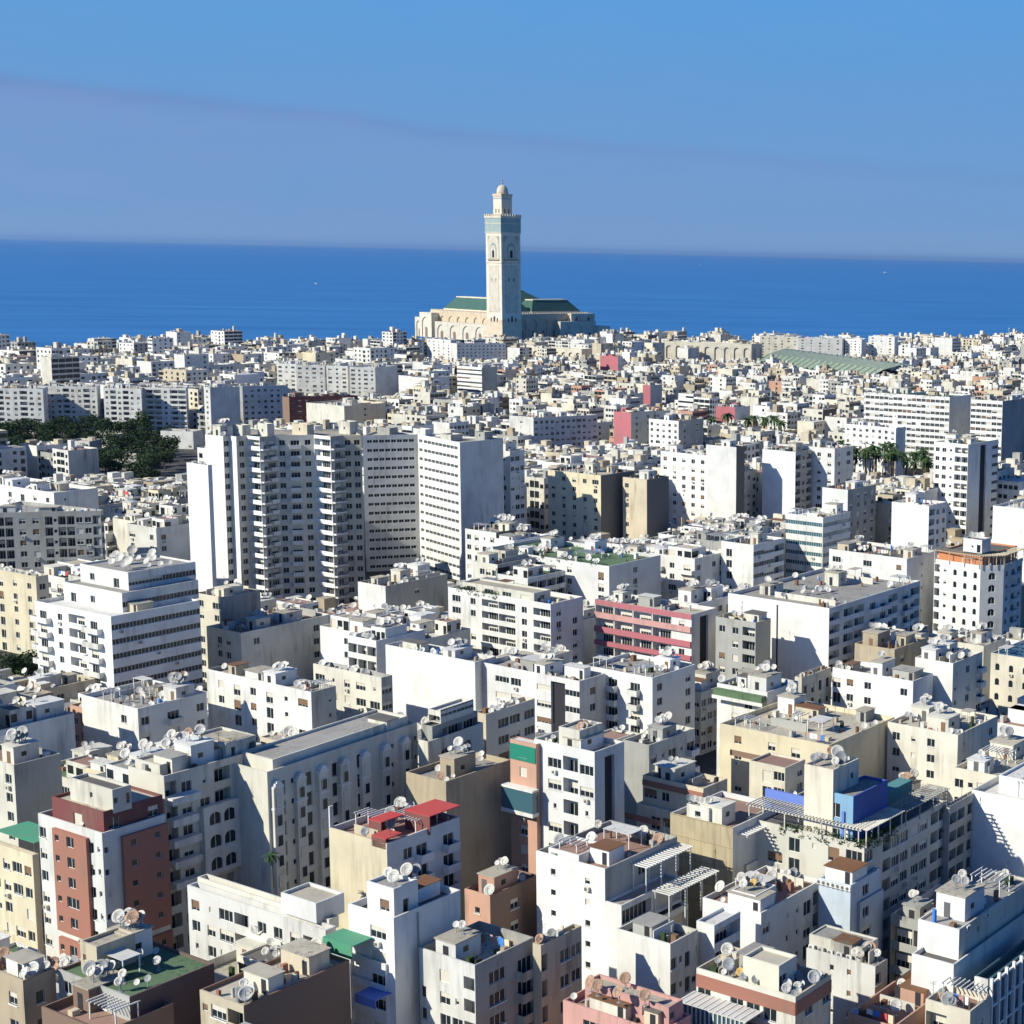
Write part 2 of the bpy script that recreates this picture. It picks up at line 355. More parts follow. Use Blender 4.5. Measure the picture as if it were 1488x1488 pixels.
def inpoly(p, poly):
    x, y = p; c = False; n = len(poly)
    for i in range(n):
        x1, y1 = poly[i]; x2, y2 = poly[(i+1) % n]
        if (y1 > y) != (y2 > y) and x < (x2-x1)*(y-y1)/(y2-y1)+x1: c = not c
    return c
TL, TR = dr(134), dr(44)
def frame_of(poly): # local frame at polygon vertex 1 (near corner): a toward left end, b toward right end
    B = poly[1]
    def un(p): L = math.hypot(p[0]-B[0], p[1]-B[1]) or 1; return ((p[0]-B[0])/L, (p[1]-B[1])/L), L
    (eL, LL), (eR, LR) = un(poly[0]), un(poly[2]); return B, eL, LL, eR, LR
STUFFDISH = []
DISHES = []
def roof_things(bd, rng, level, sheds=None, dishes=None, extra=None):
    """stair house, partition walls, sheds, vents on a roof; spots for dishes"""
    poly, ins, rz, root, O, wm = bd['poly'], bd['ins'], bd['rz'], bd['root'], bd['O'], bd['wm']
    B, eL, LL, eR, LR = frame_of(ins)
    base = MB() if root is None else None
    used = []
    def free(a, b, wa, wb, test=True):
        for k in ((a, b), (a+wa, b), (a, b+wb), (a+wa, b+wb), (a+wa/2, b+wb/2)):
            p = (B[0]+eL[0]*k[0]+eR[0]*k[1], B[1]+eL[1]*k[0]+eR[1]*k[1])
            if not inpoly(p, ins): return False
        for (x0, x1, y0, y1) in used:
            if a < x1 and a+wa > x0 and b < y1 and b+wb > y0: return False
        return True
    nb = (-eR[0], -eR[1])     # outward for 'b' decreasing
    def bx(mb, a0, a1, b0, b1, z0, z1, m, top=None): mb.box(B, eL, eR, a0, a1, b0, b1, z0, z1, m, top)
    area = LL*LR
    if not bd['hero'] and min(LL, LR) > 8 and rng.random() < .8:      # set-back upper storey
        a, b = rng.choice((0.1, LL*.15, LL*.45)), rng.choice((1.6, LR*.2, LR*.5)); wa, wb = LL*rng.uniform(.4, .55), LR*rng.uniform(.3, .48)
        def q_(x, y): return (B[0]+eL[0]*x+eR[0]*y, B[1]+eL[1]*x+eR[1]*y)
        pp = [q_(a+wa, b), q_(a, b), q_(a, b+wb), q_(a+wa, b+wb)]
        if all(inpoly(p, ins) for p in pp):
            mb = MB(); h = rng.uniform(2.9, 3.3); volume(mb, pp, rz, rz+h, [rng.choice(('CwC', 'wTw', 'w.T', 'TT')), rng.choice(('w.w', '.', 'C.'))], [wm, wm], 1, .3, simple=True, rng=rng); i2 = inset(pp, .22)
            mb.poly([(p[0], p[1], rz+h-.3) for p in i2], rng.choice(('roof_grey', 'roof_beige', 'roof_red', 'roof_dark')))
            link('penthouse', mb.mesh('penthouse', O=O), root); used.append((a-.3, a+wa+.3, b-.3, b+wb+.3)); bd['tops'].append((a+.5, b+.5, a+wa-.5, b+wb-.5, rz+h-.3))
    # stair houses
    ns = sheds if sheds is not None else (1 if area < 160 else 2 if area < 300 else 3)
    for k in range(ns):
        for _ in range(8):
            wa, wb = rng.uniform(2.6, 4.5), rng.uniform(3, 5.5)
            a, b = rng.uniform(.3, max(.4, LL-wa-.3)), rng.uniform(.3, max(.4, LR-wb-.3))
            if free(a, b, wa, wb):
                used.append((a-.4, a+wa+.4, b-.4, b+wb+.4)); h = rng.choice((2.2, 2.4, 2.6, 2.8, 3.2))
                mb = MB(); c = rng.choice((wm, wm, 'wall_white', 'wall_offwhite'))
                bx(mb, a, a+wa, b, b+wb, rz, rz+h, c)
                bx(mb, a-.15, a+wa+.15, b-.15, b+wb+.15, rz+h, rz+h+.15, 'roof_beige' if rng.random() < .5 else c)
                d0 = a+rng.uniform(.4, wa-1.4)
                bx(mb, d0, d0+.9, b-.04, b, rz+.05, rz+2.05, rng.choice(('dark', 'blindbrown', 'rail')))
                bx(mb, a-.04, a, b+wb*.3, b+wb*.3+.8, rz+1.2, rz+1.9, 'glass')
                bd['tops'].append((a+wa*.2, b+wb*.2, a+wa*.8, b+wb*.8, rz+h+.15))
                if root: link('stair_house', mb.mesh('stair_house', O=O), root)
                else: bd['acc'].append(mb)
                break
    nsh = rng.randint(2, 5)+(level > 1)*2 if level > 0 else rng.randint(1, 2)
    for k in range(nsh):
        wa, wb = rng.uniform(1.8, 5.5), rng.uniform(1.8, 4.2)
        a, b = rng.uniform(.1, max(.2, LL-wa-.1)), rng.uniform(.1, max(.2, LR-wb-.1))
        if free(a, b, wa, wb):
            used.append((a-.3, a+wa+.3, b-.3, b+wb+.3)); mb = MB(); h = rng.uniform(1.8, 2.5)
            st = rng.random()
            if st < .5:
                bx(mb, a, a+wa, b, b+wb, rz, rz+h, rng.choice((wm, 'wall_beige', 'wall_grey', 'wall_offwhite', 'wall_white')), None)
                bx(mb, a-.2, a+wa+.2, b-.25, b+wb+.2, rz+h, rz+h+.08, rng.choice(('roof_beige', 'roof_grey', 'rust', 'roof_white', 'roof_dark')))
                bx(mb, a+.4, a+1.2, b-.03, b, rz+.05, rz+1.8, 'dark'); nm = 'shed'
            else:
                for (x, y) in ((a, b), (a+wa-.12, b), (a, b+wb-.12), (a+wa-.12, b+wb-.12)): bx(mb, x, x+.12, y, y+.12, rz, rz+h, 'frame')
                if st < .8:
                    k2 = max(3, int(wa/.55))
                    for j in range(k2): x = a+wa*j/(k2-1)-.06; bx(mb, x, x+.12, b-.2, b+wb+.2, rz+h, rz+h+.15, 'wall_white')
                else: bx(mb, a-.1, a+wa+.1, b-.1, b+wb+.1, rz+h, rz+h+.06, rng.choice(('roof_beige', 'roof_grey', 'roof_white', 'rust')))
                nm = 'pergola'
            if root: link(nm, mb.mesh(nm, O=O), root)
            else: bd['acc'].append(mb)
    if level > 0:
        for k in range(rng.randint(1, 4)):
            mb = MB(); h = rng.uniform(.7, 1.9); w2 = rng.choice((wm, 'wall_offwhite', 'wall_grey', 'wall_beige'))
            if rng.random() < .5: a = rng.uniform(1, max(1.1, LL-1)); b0 = rng.uniform(.2, LR*.4); b1 = rng.uniform(LR*.6, LR-.2); q = (a, b0, .15, b1-b0)
            else: b = rng.uniform(1, max(1.1, LR-1)); a0 = rng.uniform(.2, LL*.4); a1 = rng.uniform(LL*.6, LL-.2); q = (a0, b, a1-a0, .15)
            if free(*q): used.append((q[0], q[0]+q[2], q[1], q[1]+q[3])); bx(mb, q[0], q[0]+q[2], q[1], q[1]+q[3], rz, rz+h, w2); link('partition_wall', mb.mesh('partition_wall', O=O), root)
        for k in range(int(min(18, area/11))+rng.randint(3, 6)):      # chimneys, drums, crates, planters
            a, b = rng.uniform(.2, max(.3, LL-1)), rng.uniform(.2, max(.3, LR-1)); s = rng.uniform(.3, .9)
            if free(a, b, s, s):
                mb = MB(); h = rng.uniform(.35, 1.5); nm = 'drum'
                if rng.random() < .25:
                    p = (B[0]+eL[0]*a+eR[0]*b, B[1]+eL[1]*a+eR[1]*b); mb.tube((p[0], p[1], rz), (p[0], p[1], rz+h+.3), s*.4, s*.4, rng.choice(('clothblue', 'steel', 'dish_white', 'rust', 'dish_grey')), 10)
                else:
                    m_ = rng.choice(('wall_white', 'wall_grey', 'wall_beige', 'rust', 'wall_offwhite', 'dark', 'wall_brick', 'leaf', 'wall_tan', 'blindbrown')); nm = 'planter' if m_ == 'leaf' else 'chimney' if h > .9 else 'roof_box'
                    bx(mb, a, a+s, b, b+s*rng.uniform(.5, 1.5), rz, rz+h, m_)
                link(nm, mb.mesh(nm, O=O), root)
        for k in range(rng.randint(0, 3)):              # aerials
            a, b = rng.uniform(.3, LL-.3), rng.uniform(.3, LR-.3)
            if free(a, b, .2, .2):
                p = (B[0]+eL[0]*a+eR[0]*b, B[1]+eL[1]*a+eR[1]*b); h = rng.uniform(2, 4.5); mb = MB(); mb.tube((p[0], p[1], rz), (p[0], p[1], rz+h), .04, .03, 'rail', 5)
                for j in range(3): mb.tube((p[0]-.5+.1*j, p[1], rz+h-.15-.2*j), (p[0]+.5-.1*j, p[1]+.1, rz+h-.15-.2*j), .02, .02, 'rail', 4)
                link('aerial', mb.mesh('aerial', O=O), root)
        if root and rng.random() < .5:                  # washing on a line
            a, b = rng.uniform(.5, max(.6, LL-5)), rng.uniform(.5, LR*.7); mb = MB(); ok = free(a, b, 4, .3)
            if ok:
                bx(mb, a, a+.06, b, b+.06, rz, rz+1.9, 'rail'); bx(mb, a+4, a+4.06, b, b+.06, rz, rz+1.9, 'rail'); bx(mb, a, a+4, b+.02, b+.04, rz+1.86, rz+1.88, 'rail')
                x = a+.2
                while x < a+3.4:
                    w = rng.uniform(.4, 1.1); bx(mb, x, x+w, b, b+.05, rz+rng.uniform(.7, 1.2), rz+1.86, rng.choice(('cloth', 'cloth', 'clothblue', 'clothred', 'wall_yellowcream', 'wall_pink'))); x += w+.15
                link('washing_line', mb.mesh('washing_line', O=O), root)
    nd = dishes if dishes is not None else rng.choice((0, 1, 2, 3, 4, 6))
    # dishes gather in clusters, on stair houses or along the parapet
    zone = None
    for k in range(int(nd*1.5)):
        if bd['tops'] and rng.random() < .45:
            q = rng.choice(bd['tops']); a, b, z = rng.uniform(q[0], q[2]), rng.uniform(q[1], q[3]), q[4]
        else:
            if zone is None or rng.random() < .3: zone = (rng.uniform(.6, LL-.6), rng.uniform(.6, LR-.6))
            a = min(max(zone[0]+rng.gauss(0, 1.6), .4), LL-.4); b = min(max(zone[1]+rng.gauss(0, 1.6), .4), LR-.4); z = rz
        if z == rz and not free(a-.2, b-.2, .4, .4): continue
        x, y = B[0]+eL[0]*a+eR[0]*b, B[1]+eL[1]*a+eR[1]*b
        DISHES.append([x, y, z, rng.choice((.8, .95, 1.1, 1.2, 1.3, 1.6)) if math.hypot(x, y) > 330 else rng.choice((.75, .85, .95, 1.05, 1.2, 1.5)), bd, rng.random()])
    bd['used'] = used

def add_building(short, label, poly, z1, pats, wms, roof='roof_grey', yb=None, nst=None, par=.9, name='apartment_block', bk='w', wk=None, inner=None,
                 level=1, dishes=None, sheds=None, z0=None, seed=None, hero=True, roofstuff=True, back='.', group=None, clip=0):
    rng = random.Random(seed if seed is not None else hash_(short))
    cxp = sum(p[0] for p in poly)/len(poly); cyp = sum(p[1] for p in poly)/len(poly)
    g = gz(cxp, cyp) if z0 is None else z0
    O = (poly[1][0], poly[1][1], g)
    wms = ['wall_'+w if 'wall_'+w in M else w for w in (wms if isinstance(wms, (list, tuple)) else [wms])]
    if nst is None: nst = max(1, int(round((z1-par-g-.3)/3.1)))
    root = link(name, None, None, O, label=label, cat='building' if name != 'mosque' else 'mosque', group=group)
    mb = MB(); wins, bals = [], []
    ins, rz = volume(mb, poly, g-1.5*0, z1, pats, wms, nst, par, wins, bals, rng, wk=wk, inner='wall_'+inner if inner else None, back=back)
    link('wall', mb.mesh('wall', O=O), root)
    rb = MB(); rb.poly([(p[0], p[1], rz) for p in ins], roof); link('roof', rb.mesh('roof', O=O), root)
    finish_parts(root, O, wins, bals, bk, acs=math.hypot(*poly[1]) < 600 and name == 'apartment_block')
    bd = dict(root=root, short=short, poly=poly, z=z1, rz=rz, ins=ins, O=O, wm=wms[0], tops=[], hero=hero, yb=yb, g=g)
    BUILDINGS.append(bd)
    if roofstuff: roof_things(bd, rng, level, sheds, dishes)
    return bd
def hash_(s):
    h = 7
    for c in s: h = (h*131+ord(c)) % 1000003
    return h
def boxpoly(bx, by, xl, xr, z, aL=134, aR=44):
    B = at(bx, by, z); A = walk(B, aL+180, xl, z); C = walk(B, aR, xr, z)
    D = (A[0]+C[0]-B[0], A[1]+C[1]-B[1]); return [A, B, C, D]
def H(short, label, bx, by, xl, xr, z, pL, pR, wm, roof='roof_grey', yb=None, aL=134, aR=44, **k):
    return add_building(short, label, boxpoly(bx, by, xl, xr, z, aL, aR), z, [pL, pR, k.pop('p3', 'w2.w'), '.'], wm, roof, yb, **k)
def annex(bd, name, bx, by, xl, xr, z, pL='.', pR='.', wm='white', roof='roof_grey', z0=None, par=.4, aL=134, aR=44, nst=None, label=None, wk=None):
    "a smaller volume standing on (or against) a building, one part of it"
    if z0 is None or z0 > bd['g']+8:      # on the roof: slide back along the sight line until it stands inside the parapet
        z0 = bd['rz'] if z0 is None else z0; q0 = inset(bd['poly'], .5)
        while not inpoly(at(bx, by, z), q0) and z > z0+1.6: z -= .2
    poly = boxpoly(bx, by, xl, xr, z, aL, aR)
    mb = MB(); wins, bals = [], []; wms = ['wall_'+w if 'wall_'+w in M else w for w in (wm if isinstance(wm, (list, tuple)) else [wm])]
    nst = nst or max(1, int(round((z-par-z0)/3.0)))
    ins, rz = volume(mb, poly, z0, z, [pL, pR], wms, nst, par, wins, bals, rnd, wk=wk)
    mb.poly([(p[0], p[1], rz) for p in ins], roof)
    O = bd['O']; o = link(name, mb.mesh(name, O=O), bd['root'], label=label)
    for w in wins[:60]:
        p = w[0]; link('window', window_mesh(w[2], w[3], w[4]), o, (p[0]-O[0], p[1]-O[1], p[2]-O[2]), w[1])
    q = dict(poly=poly, ins=ins, rz=rz, O=O, root=bd['root'])
    if ins:
        B, eL, LL, eR, LR = frame_of(ins)
        # let dishes stand here too
        B0, e0, _, f0, _ = frame_of(bd['ins'])
        q['frame'] = (B, eL, LL, eR, LR)
    return q
def face(bd_poly, i):
    P, Q = bd_poly[i], bd_poly[(i+1) % len(bd_poly)]; L = math.hypot(Q[0]-P[0], Q[1]-P[1]); t = ((Q[0]-P[0])/L, (Q[1]-P[1])/L)
    return P, t, (t[1], -t[0]), L
def panel(bd, i, a0, a1, z0, z1, d, m, name='wall_panel', label=None, d0=0.):
    P, t, n, L = face(bd['poly'], i); mb = MB(); mb.box(P, t, n, a0*L, a1*L, d0, d, z0, z1, m if m in M else 'wall_'+m)
    return link(name, mb.mesh(name, O=bd['O']), bd['root'], label=label)
def pergola(bd, i, a0, a1, b0, b1, z, m='wall_white', n=14, z0=None, label=None):
    "slatted pergola on face frame i: a along, b outward (negative = on the roof)"
    P, t, nn, L = face(bd['poly'], i); mb = MB(); z0 = z0 if z0 is not None else bd['rz']
    mb.box(P, t, nn, a0*L, a1*L, b0, b0+.15, z-.2, z, m); mb.box(P, t, nn, a0*L, a1*L, b1-.15, b1, z-.2, z, m)
    for k in range(n+1):
        x = a0*L+(a1-a0)*L*k/n; mb.box(P, t, nn, x-.07, x+.07, b0-.3, b1+.3, z, z+.16, m)
    for k in range(4):
        x = a0*L+(a1-a0)*L*(k+.02)/3.1
        for b in (b0, b1-.15): mb.box(P, t, nn, x, x+.15, b, b+.15, z0, z-.2, m)
    return link('pergola', mb.mesh('pergola', O=bd['O']), bd['root'], label=label)
# ================================================================== HERO BUILDINGS (near to far)
# ---- bottom left
b = H('brick-panelled block', 'white block with brick red facade panels and maroon rooftop terrace', 148, 1211, 55, 240, 47, '6w.w6wW6n', '6n.qw3.q5n', ['white', 'white'], 'roof_red', 1365, nst=8, dishes=11, sheds=0, level=0)
z = b['z']
for i, (a0, a1, s0, s1) in ((0, (.27, .80, 15.6, 1.2)), (0, (.28, .72, 22.7, 16.7)), (1, (.28, 1.0, 15.6, 1.2)), (1, (.42, 1.0, 22.7, 16.7))):
    P, t, n, L = face(b['poly'], i); mb = MB(); zb, zt = z-s0, z-s1
    # brick skin with its own windows
    Pa = (P[0]+t[0]*a0*L+n[0]*.5, P[1]+t[1]*a0*L+n[1]*.5); Pb = (P[0]+t[0]*a1*L+n[0]*.5, P[1]+t[1]*a1*L+n[1]*.5)
    ws = []; ns_ = max(2, int(round((zt-zb)/3.1)))
    facade(mb, Pa, Pb, zb, zt, ns_, '4.q.q4.' if i else '5qw4.', 'wall_brick', ws, [], rnd)
    mb.box(P, t, n, a0*L, a0*L+.02, 0, .5, zb, zt, 'wall_brick'); mb.box(P, t, n, a1*L-.02, a1*L, 0, .5, zb, zt, 'wall_brick')
    mb.box(P, t, n, a0*L, a1*L, 0, .5, zt-.02, zt, 'wall_brick'); mb.box(P, t, n, a0*L, a1*L, 0, .5, zb-.15, zb, 'wall_brick')
    o = link('brick_panel', mb.mesh('brick_panel', O=b['O']), b['root'])
    for w in ws: p = w[0]; link('window', window_mesh(w[2], w[3], 't'), o, tuple(p[k]-b['O'][k] for k in range(3)), w[1])
annex(b, 'penthouse', 150, 1180, 75, 236, 50, '.T.', 'w.w', ['maroon', 'maroon'], 'roof_beige')
annex(b, 'stair_house', 163, 1148, 101, 190, 53.5, '.n.', 'n.w', ['offwhite', 'offwhite'], 'roof_dark', z0=49)
b = H('yellow block left of the brick panels', 'pale yellow block with green netting over its rooftop', 47, 1243, -45, 56, 41, 'wWwwWw', '.', ['yellowcream', 'beige'], 'roof_green', 1345, dishes=9)
P, t, n, L = face(b['poly'], 0); mb = MB(); mb.box(P, t, n, .35*L, .95*L, -5.5, -.8, b['rz']+2.2, b['rz']+2.3, 'wall_green')
for x in (.36, .93):
    for y in (-5.3, -1): mb.box(P, t, n, x*L, x*L+.1, y, y+.1, b['rz'], b['rz']+2.2, 'rail')
link('green_canopy', mb.mesh('green_canopy', O=b['O']), b['root'])
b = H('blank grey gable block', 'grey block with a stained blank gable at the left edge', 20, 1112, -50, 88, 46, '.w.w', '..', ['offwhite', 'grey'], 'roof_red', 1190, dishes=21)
b = H('arched-panel block', 'white block with six arched openings in a raised panel and deep loggias', 238, 1128, 186, 376, 51, '..', '7LwwL7.L', ['offwhite', 'offwhite'], 'roof_grey', 1335, nst=9, dishes=11, sheds=1, par=.6)
P, t, n, L = face(b['poly'], 1); mb = MB(); ws = []
a0, a1 = .34, .74; zb, zt = 51-16.2, 51-6.0
Pa = (P[0]+t[0]*a0*L+n[0]*.9, P[1]+t[1]*a0*L+n[1]*.9); Pb = (P[0]+t[0]*a1*L+n[0]*.9, P[1]+t[1]*a1*L+n[1]*.9)
facade(mb, Pa, Pb, zb, zt, 3, '3.AA3.', 'wall_white', ws, [], rnd)
for q in (a0*L, a1*L-.1): mb.box(P, t, n, q, q+.1, 0, .9, zb, zt, 'wall_white')
mb.box(P, t, n, a0*L, a1*L, 0, .9, zt-.05, zt, 'wall_white'); mb.box(P, t, n, a0*L, a1*L, 0, .9, zb-.2, zb, 'wall_white')
o = link('arched_panel', mb.mesh('arched_panel', O=b['O']), b['root'])
for w in ws: p = w[0]; link('window', window_mesh(w[2], w[3], 't'), o, tuple(p[k]-b['O'][k] for k in range(3)), w[1])
for a0, a1, zz in ((.02, .3, 3.1), (.02, .28, 6.2), (.76, .98, 3.1), (.76, .98, 6.2), (.76, .98, 9.3), (.76, .98, 12.4), (.76, .98, 15.5), (.02, .3, 9.3), (.02, .3, 12.4), (.02, .3, 15.5)):
    mb = MB(); mb.box(P, t, n, a0*L, a1*L, 0, 1.3, 51-zz-1.2, 51-zz-.15, 'wall_white'); link('balcony_parapet', mb.mesh('balcony_parapet', O=b['O']), b['root'])
annex(b, 'rooftop_hut', 232, 1112, 196, 330, 53.6, '.C.', '.C.C.', ['offwhite', 'offwhite'], 'roof_beige')
annex(b, 'rooftop_hut', 328, 1080, 278, 372, 54.2, 'C', 'C.C', ['offwhite', 'offwhite'], 'roof_beige')
b = H('long arcaded grey block', 'long pale grey block with vertical pilasters and curved gable tops', 388, 1122, 336, 606, 50, '.', '4.t3n4.t3n4.t3n4.t3n4.t3n4.t3n', ['offwhite', 'offwhite'], 'roof_grey', 1280, aR=40, nst=9, dishes=0, sheds=0, level=0, par=1.0, wk='t')
P, t, n, L = face(b['poly'], 1); mb = MB()
for k in range(7):
    a = (.015+k*.142)*L; w = .06*L; mb = MB()
    mb.box(P, t, n, a, a+w, 0, .7, b['g'], 47.4, 'wall_offwhite'); mb.box(P, t, n, a-.1, a+w+.1, 0, .8, 44.2, 44.5, 'wall_white')
    for s in range(7): mb.box(P, t, n, a+w*s/7, a+w*(s+1)/7, 0, .8, 47.4, 47.5+1.0*math.sin(math.pi*(s+.5)/7), 'wall_white')
    o = link('pilaster_bay', mb.mesh('pilaster_bay', O=b['O']), b['root'])
    for s in range(8):
        p = (P[0]+t[0]*(a+w/2)+n[0]*.72, P[1]+t[1]*(a+w/2)+n[1]*.72, 44.7-s*3.05); link('window', window_mesh(min(2.0, w-.8), 1.7, 't' if (s+k) % 4 else 'tf'), o, tuple(p[j]-b['O'][j] for j in range(3)), math.atan2(t[1], t[0]))
annex(b, 'barrel_roof_storey', 396, 1104, 350, 592, 51.8, '.', '4.n6.n6.n4.', ['offwhite', 'offwhite'], 'roof_grey', aR=40)
b = H('ornate mansard block', 'grey ornate block with arched window bays and stepped dark roof terraces', 622, 1078, 608, 702, 48, '.', '.A.A.', ['offwhite', 'offwhite'], 'roof_dark', 1150, aR=40, dishes=0, sheds=0, level=0, wk='t')
annex(b, 'stepped_storey', 628, 1056, 612, 694, 50.6, '.', 'CCC', ['grey', 'grey'], 'roof_dark', aR=40)
annex(b, 'stepped_storey', 640, 1034, 622, 688, 53.4, 'C', 'RR', ['offwhite', 'offwhite'], 'roof_white', z0=50, aR=40)
H('plain cream block behind the ornate one', 'cream block with a flat roof beside the ornate mansard block', 706, 1038, 690, 777, 44, '.', '.WW3.W', ['beige', 'cream'], 'roof_red', 1100, aR=42, dishes=6)
# ---- cream + red roofs
b = H('cream gable block with red canopies', 'cream block with a blank lit gable and red rooftop canopies', 562, 1226, 478, 668, 46, '.', '.wB.B4.', ['yellowcream', 'white'], 'roof_red', 1320, dishes=16, sheds=0, level=1, nst=8)
P, t, n, L = face(b['poly'], 1); mb = MB()
for a0, a1, b0, b1, zz in ((.0, .22, -3.0, -.2, 1.4), (.55, .98, -4.5, .4, 2.6), (.2, .5, -6.5, -4, 2.2)):
    mb.box(P, t, n, a0*L, a1*L, b0, b1, b['rz']+zz, b['rz']+zz+.12, 'wall_red'); mb.box(P, t, n, a0*L, a1*L, b0+.05, b0+.15, b['rz'], b['rz']+zz, 'wall_red')
    mb.box(P, t, n, a0*L, a0*L+.12, b0+.2, b1, b['rz'], b['rz']+zz, 'wall_maroon')
link('red_canopy', mb.mesh('red_canopy', O=b['O']), b['root'])
panel(b, 0, 0, .02, b['z'], b['z']+3, .0, 'white', 'chimney', d0=-.6)
b = H('bare grey block', 'bare grey rendered block with a windowless shaded wall and dishes on top', 648, 1136, 590, 742, 45, '.', '.', ['tan', 'tan'], 'roof_grey', 1290, dishes=14, sheds=1, level=0)
b = H('low white school block', 'long white three row block with a broad red-brown terrace roof', 473, 1352, 272, 488, 42, 'wwWL3.wwwL4.', '.', ['white', 'white'], 'roof_red', 1395, nst=7, aR=44, dishes=0, sheds=0, level=0, par=1.1)
annex(b, 'parapet_step', 478, 1336, 287, 492, 43.6, '.', '.', ['offwhite', 'offwhite'], 'roof_red', par=1.0)
annex(b, 'stair_house', 459, 1313, 408, 500, 46, '.', '.', ['bright', 'white'], 'roof_beige', z0=42)
b = H('tall white gable block with awnings', 'tall white block with a long blank gable and green and blue awnings', 572, 1334, 506, 669, 46.5, '.W3.', '.', ['bright', 'white'], 'roof_dark', 1490, dishes=0, sheds=0, level=0, nst=8)
q = annex(b, 'stair_house', 572, 1292, 533, 607, 50.4, '.w3.', '.t.', ['bright', 'white'], 'roof_grey')
bd = b; bd['tops'].append((1.0, 1.5, 5, 5, 50.2))
B_, eL_, LL_, eR_, LR_ = q['frame']
for a_, b_, s_ in ((.8, .8, 1.7), (2.6, 1.6, 1.2), (1.2, 3.2, 1.6), (.7, 4.2, 1.1)):
    DISHES.append([B_[0]+eL_[0]*a_+eR_[0]*b_, B_[1]+eL_[1]*a_+eR_[1]*b_, q['rz'], s_, b, rnd.random()])
b2 = annex(b, 'balcony_wing', 522, 1395, 482, 563, 39.5, 'w.', '.', ['bright', 'white'], 'roof_white', z0=b['g'])
b2 = annex(b, 'balcony_wing', 560, 1402, 508, 570, 40.5, 'L', '.', ['bright', 'white'], 'roof_white', z0=b['g'])
P, t, n, L = face(b['poly'], 0); mb = MB()
mb.box(P, t, n, -.1*L, .55*L, .2, 3.2, 43.2, 43.3, 'wall_green'); mb.box(P, t, n, -.1*L, .55*L, 3.2, 3.3, 41.6, 43.3, 'wall_green'); link('green_awning', mb.mesh('green_awning', O=b['O']), b['root'])
mb = MB(); mb.box(P, t, n, .5*L, .95*L, .2, 2.6, 37.0, 37.1, 'wall_blue'); mb.box(P, t, n, .5*L, .95*L, 2.6, 2.7, 36.0, 37.1, 'wall_blue'); link('blue_awning', mb.mesh('blue_awning', O=b['O']), b['root'])
mb = MB(); mb.tube(*[(P[0]+t[0]*L+TR[0]*LR_*1.1+TL[0]*.12, P[1]+t[1]*L+TR[1]*LR_*1.1+TL[1]*.12, q_) for q_ in (b['g'], 46)], .1, .1, 'wall_grey'); link('drain_pipe', mb.mesh('drain_pipe', O=b['O']), b['root'])
# ---- bottom edge
H('ochre-roofed brown block', 'squat block with ochre flat roof, cream left face and dark brown right face', 354, 1462, 290, 508, 42, '6qWL', '.', ['beige', 'brown'], 'roof_beige', 1490, dishes=16, sheds=0, level=1, par=.5, nst=7)
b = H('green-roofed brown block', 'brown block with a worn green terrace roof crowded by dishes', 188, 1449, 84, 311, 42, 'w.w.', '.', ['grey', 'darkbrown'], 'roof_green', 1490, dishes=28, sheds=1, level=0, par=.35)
annex(b, 'stair_house', 140, 1376, 116, 196, 45.2, 'n.', '.w.', ['beige', 'beige'], 'roof_beige')
H('ochre terrace block at the left edge', 'dark block with an ochre stepped terrace at the lower left edge', 33, 1425, -60, 80, 42, 'w.w', '.w.', ['tan', 'tan'], 'roof_beige', 1490, dishes=9, par=.8)
H('pink-roofed block at the bottom', 'low brown block with a pinkish roof at the bottom left', 150, 1500, 60, 252, 40, 'w', 'w.', ['brown', 'brown'], 'roof_red', 1490, dishes=12)
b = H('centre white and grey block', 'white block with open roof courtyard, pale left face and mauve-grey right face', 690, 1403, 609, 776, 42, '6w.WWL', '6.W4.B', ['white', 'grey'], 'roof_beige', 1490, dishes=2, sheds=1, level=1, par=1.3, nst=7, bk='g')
H('beige block right of the centre block', 'beige block with paired windows and a brown tin rooftop shed', 786, 1374, 774, 845, 42, '.', '6L.WW', ['beige', 'beige'], 'roof_beige', 1490, dishes=6, sheds=1)
H('small salmon block', 'small salmon coloured block tucked between taller white ones', 712, 1302, 675, 782, 38, '.q.', '.w.', ['peach', 'brown'], 'roof_grey', 1380, dishes=9, level=2)
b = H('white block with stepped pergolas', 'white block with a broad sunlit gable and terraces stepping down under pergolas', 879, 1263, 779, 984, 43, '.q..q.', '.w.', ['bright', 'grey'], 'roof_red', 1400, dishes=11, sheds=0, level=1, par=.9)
annex(b, 'upper_gable', 841, 1243, 797, 880, 45.6, '.', '.w', ['white', 'white'], 'roof_red', z0=42)
w2 = annex(b, 'terrace_step', 903, 1316, 879, 990, 38.5, '.', 'CC', ['bright', 'white'], 'roof_grey', z0=b['g'])
w2 = annex(b, 'terrace_step', 915, 1356, 895, 1000, 34.8, '.', 'CCC', ['bright', 'white'], 'roof_dark', z0=b['g'])
pergola(b, 1, .35, 1.0, .2, 2.6, 42.0, n=16, z0=38)
pergola(b, 1, .4, 1.1, 3.4, 6.0, 38.6, n=18, z0=34)
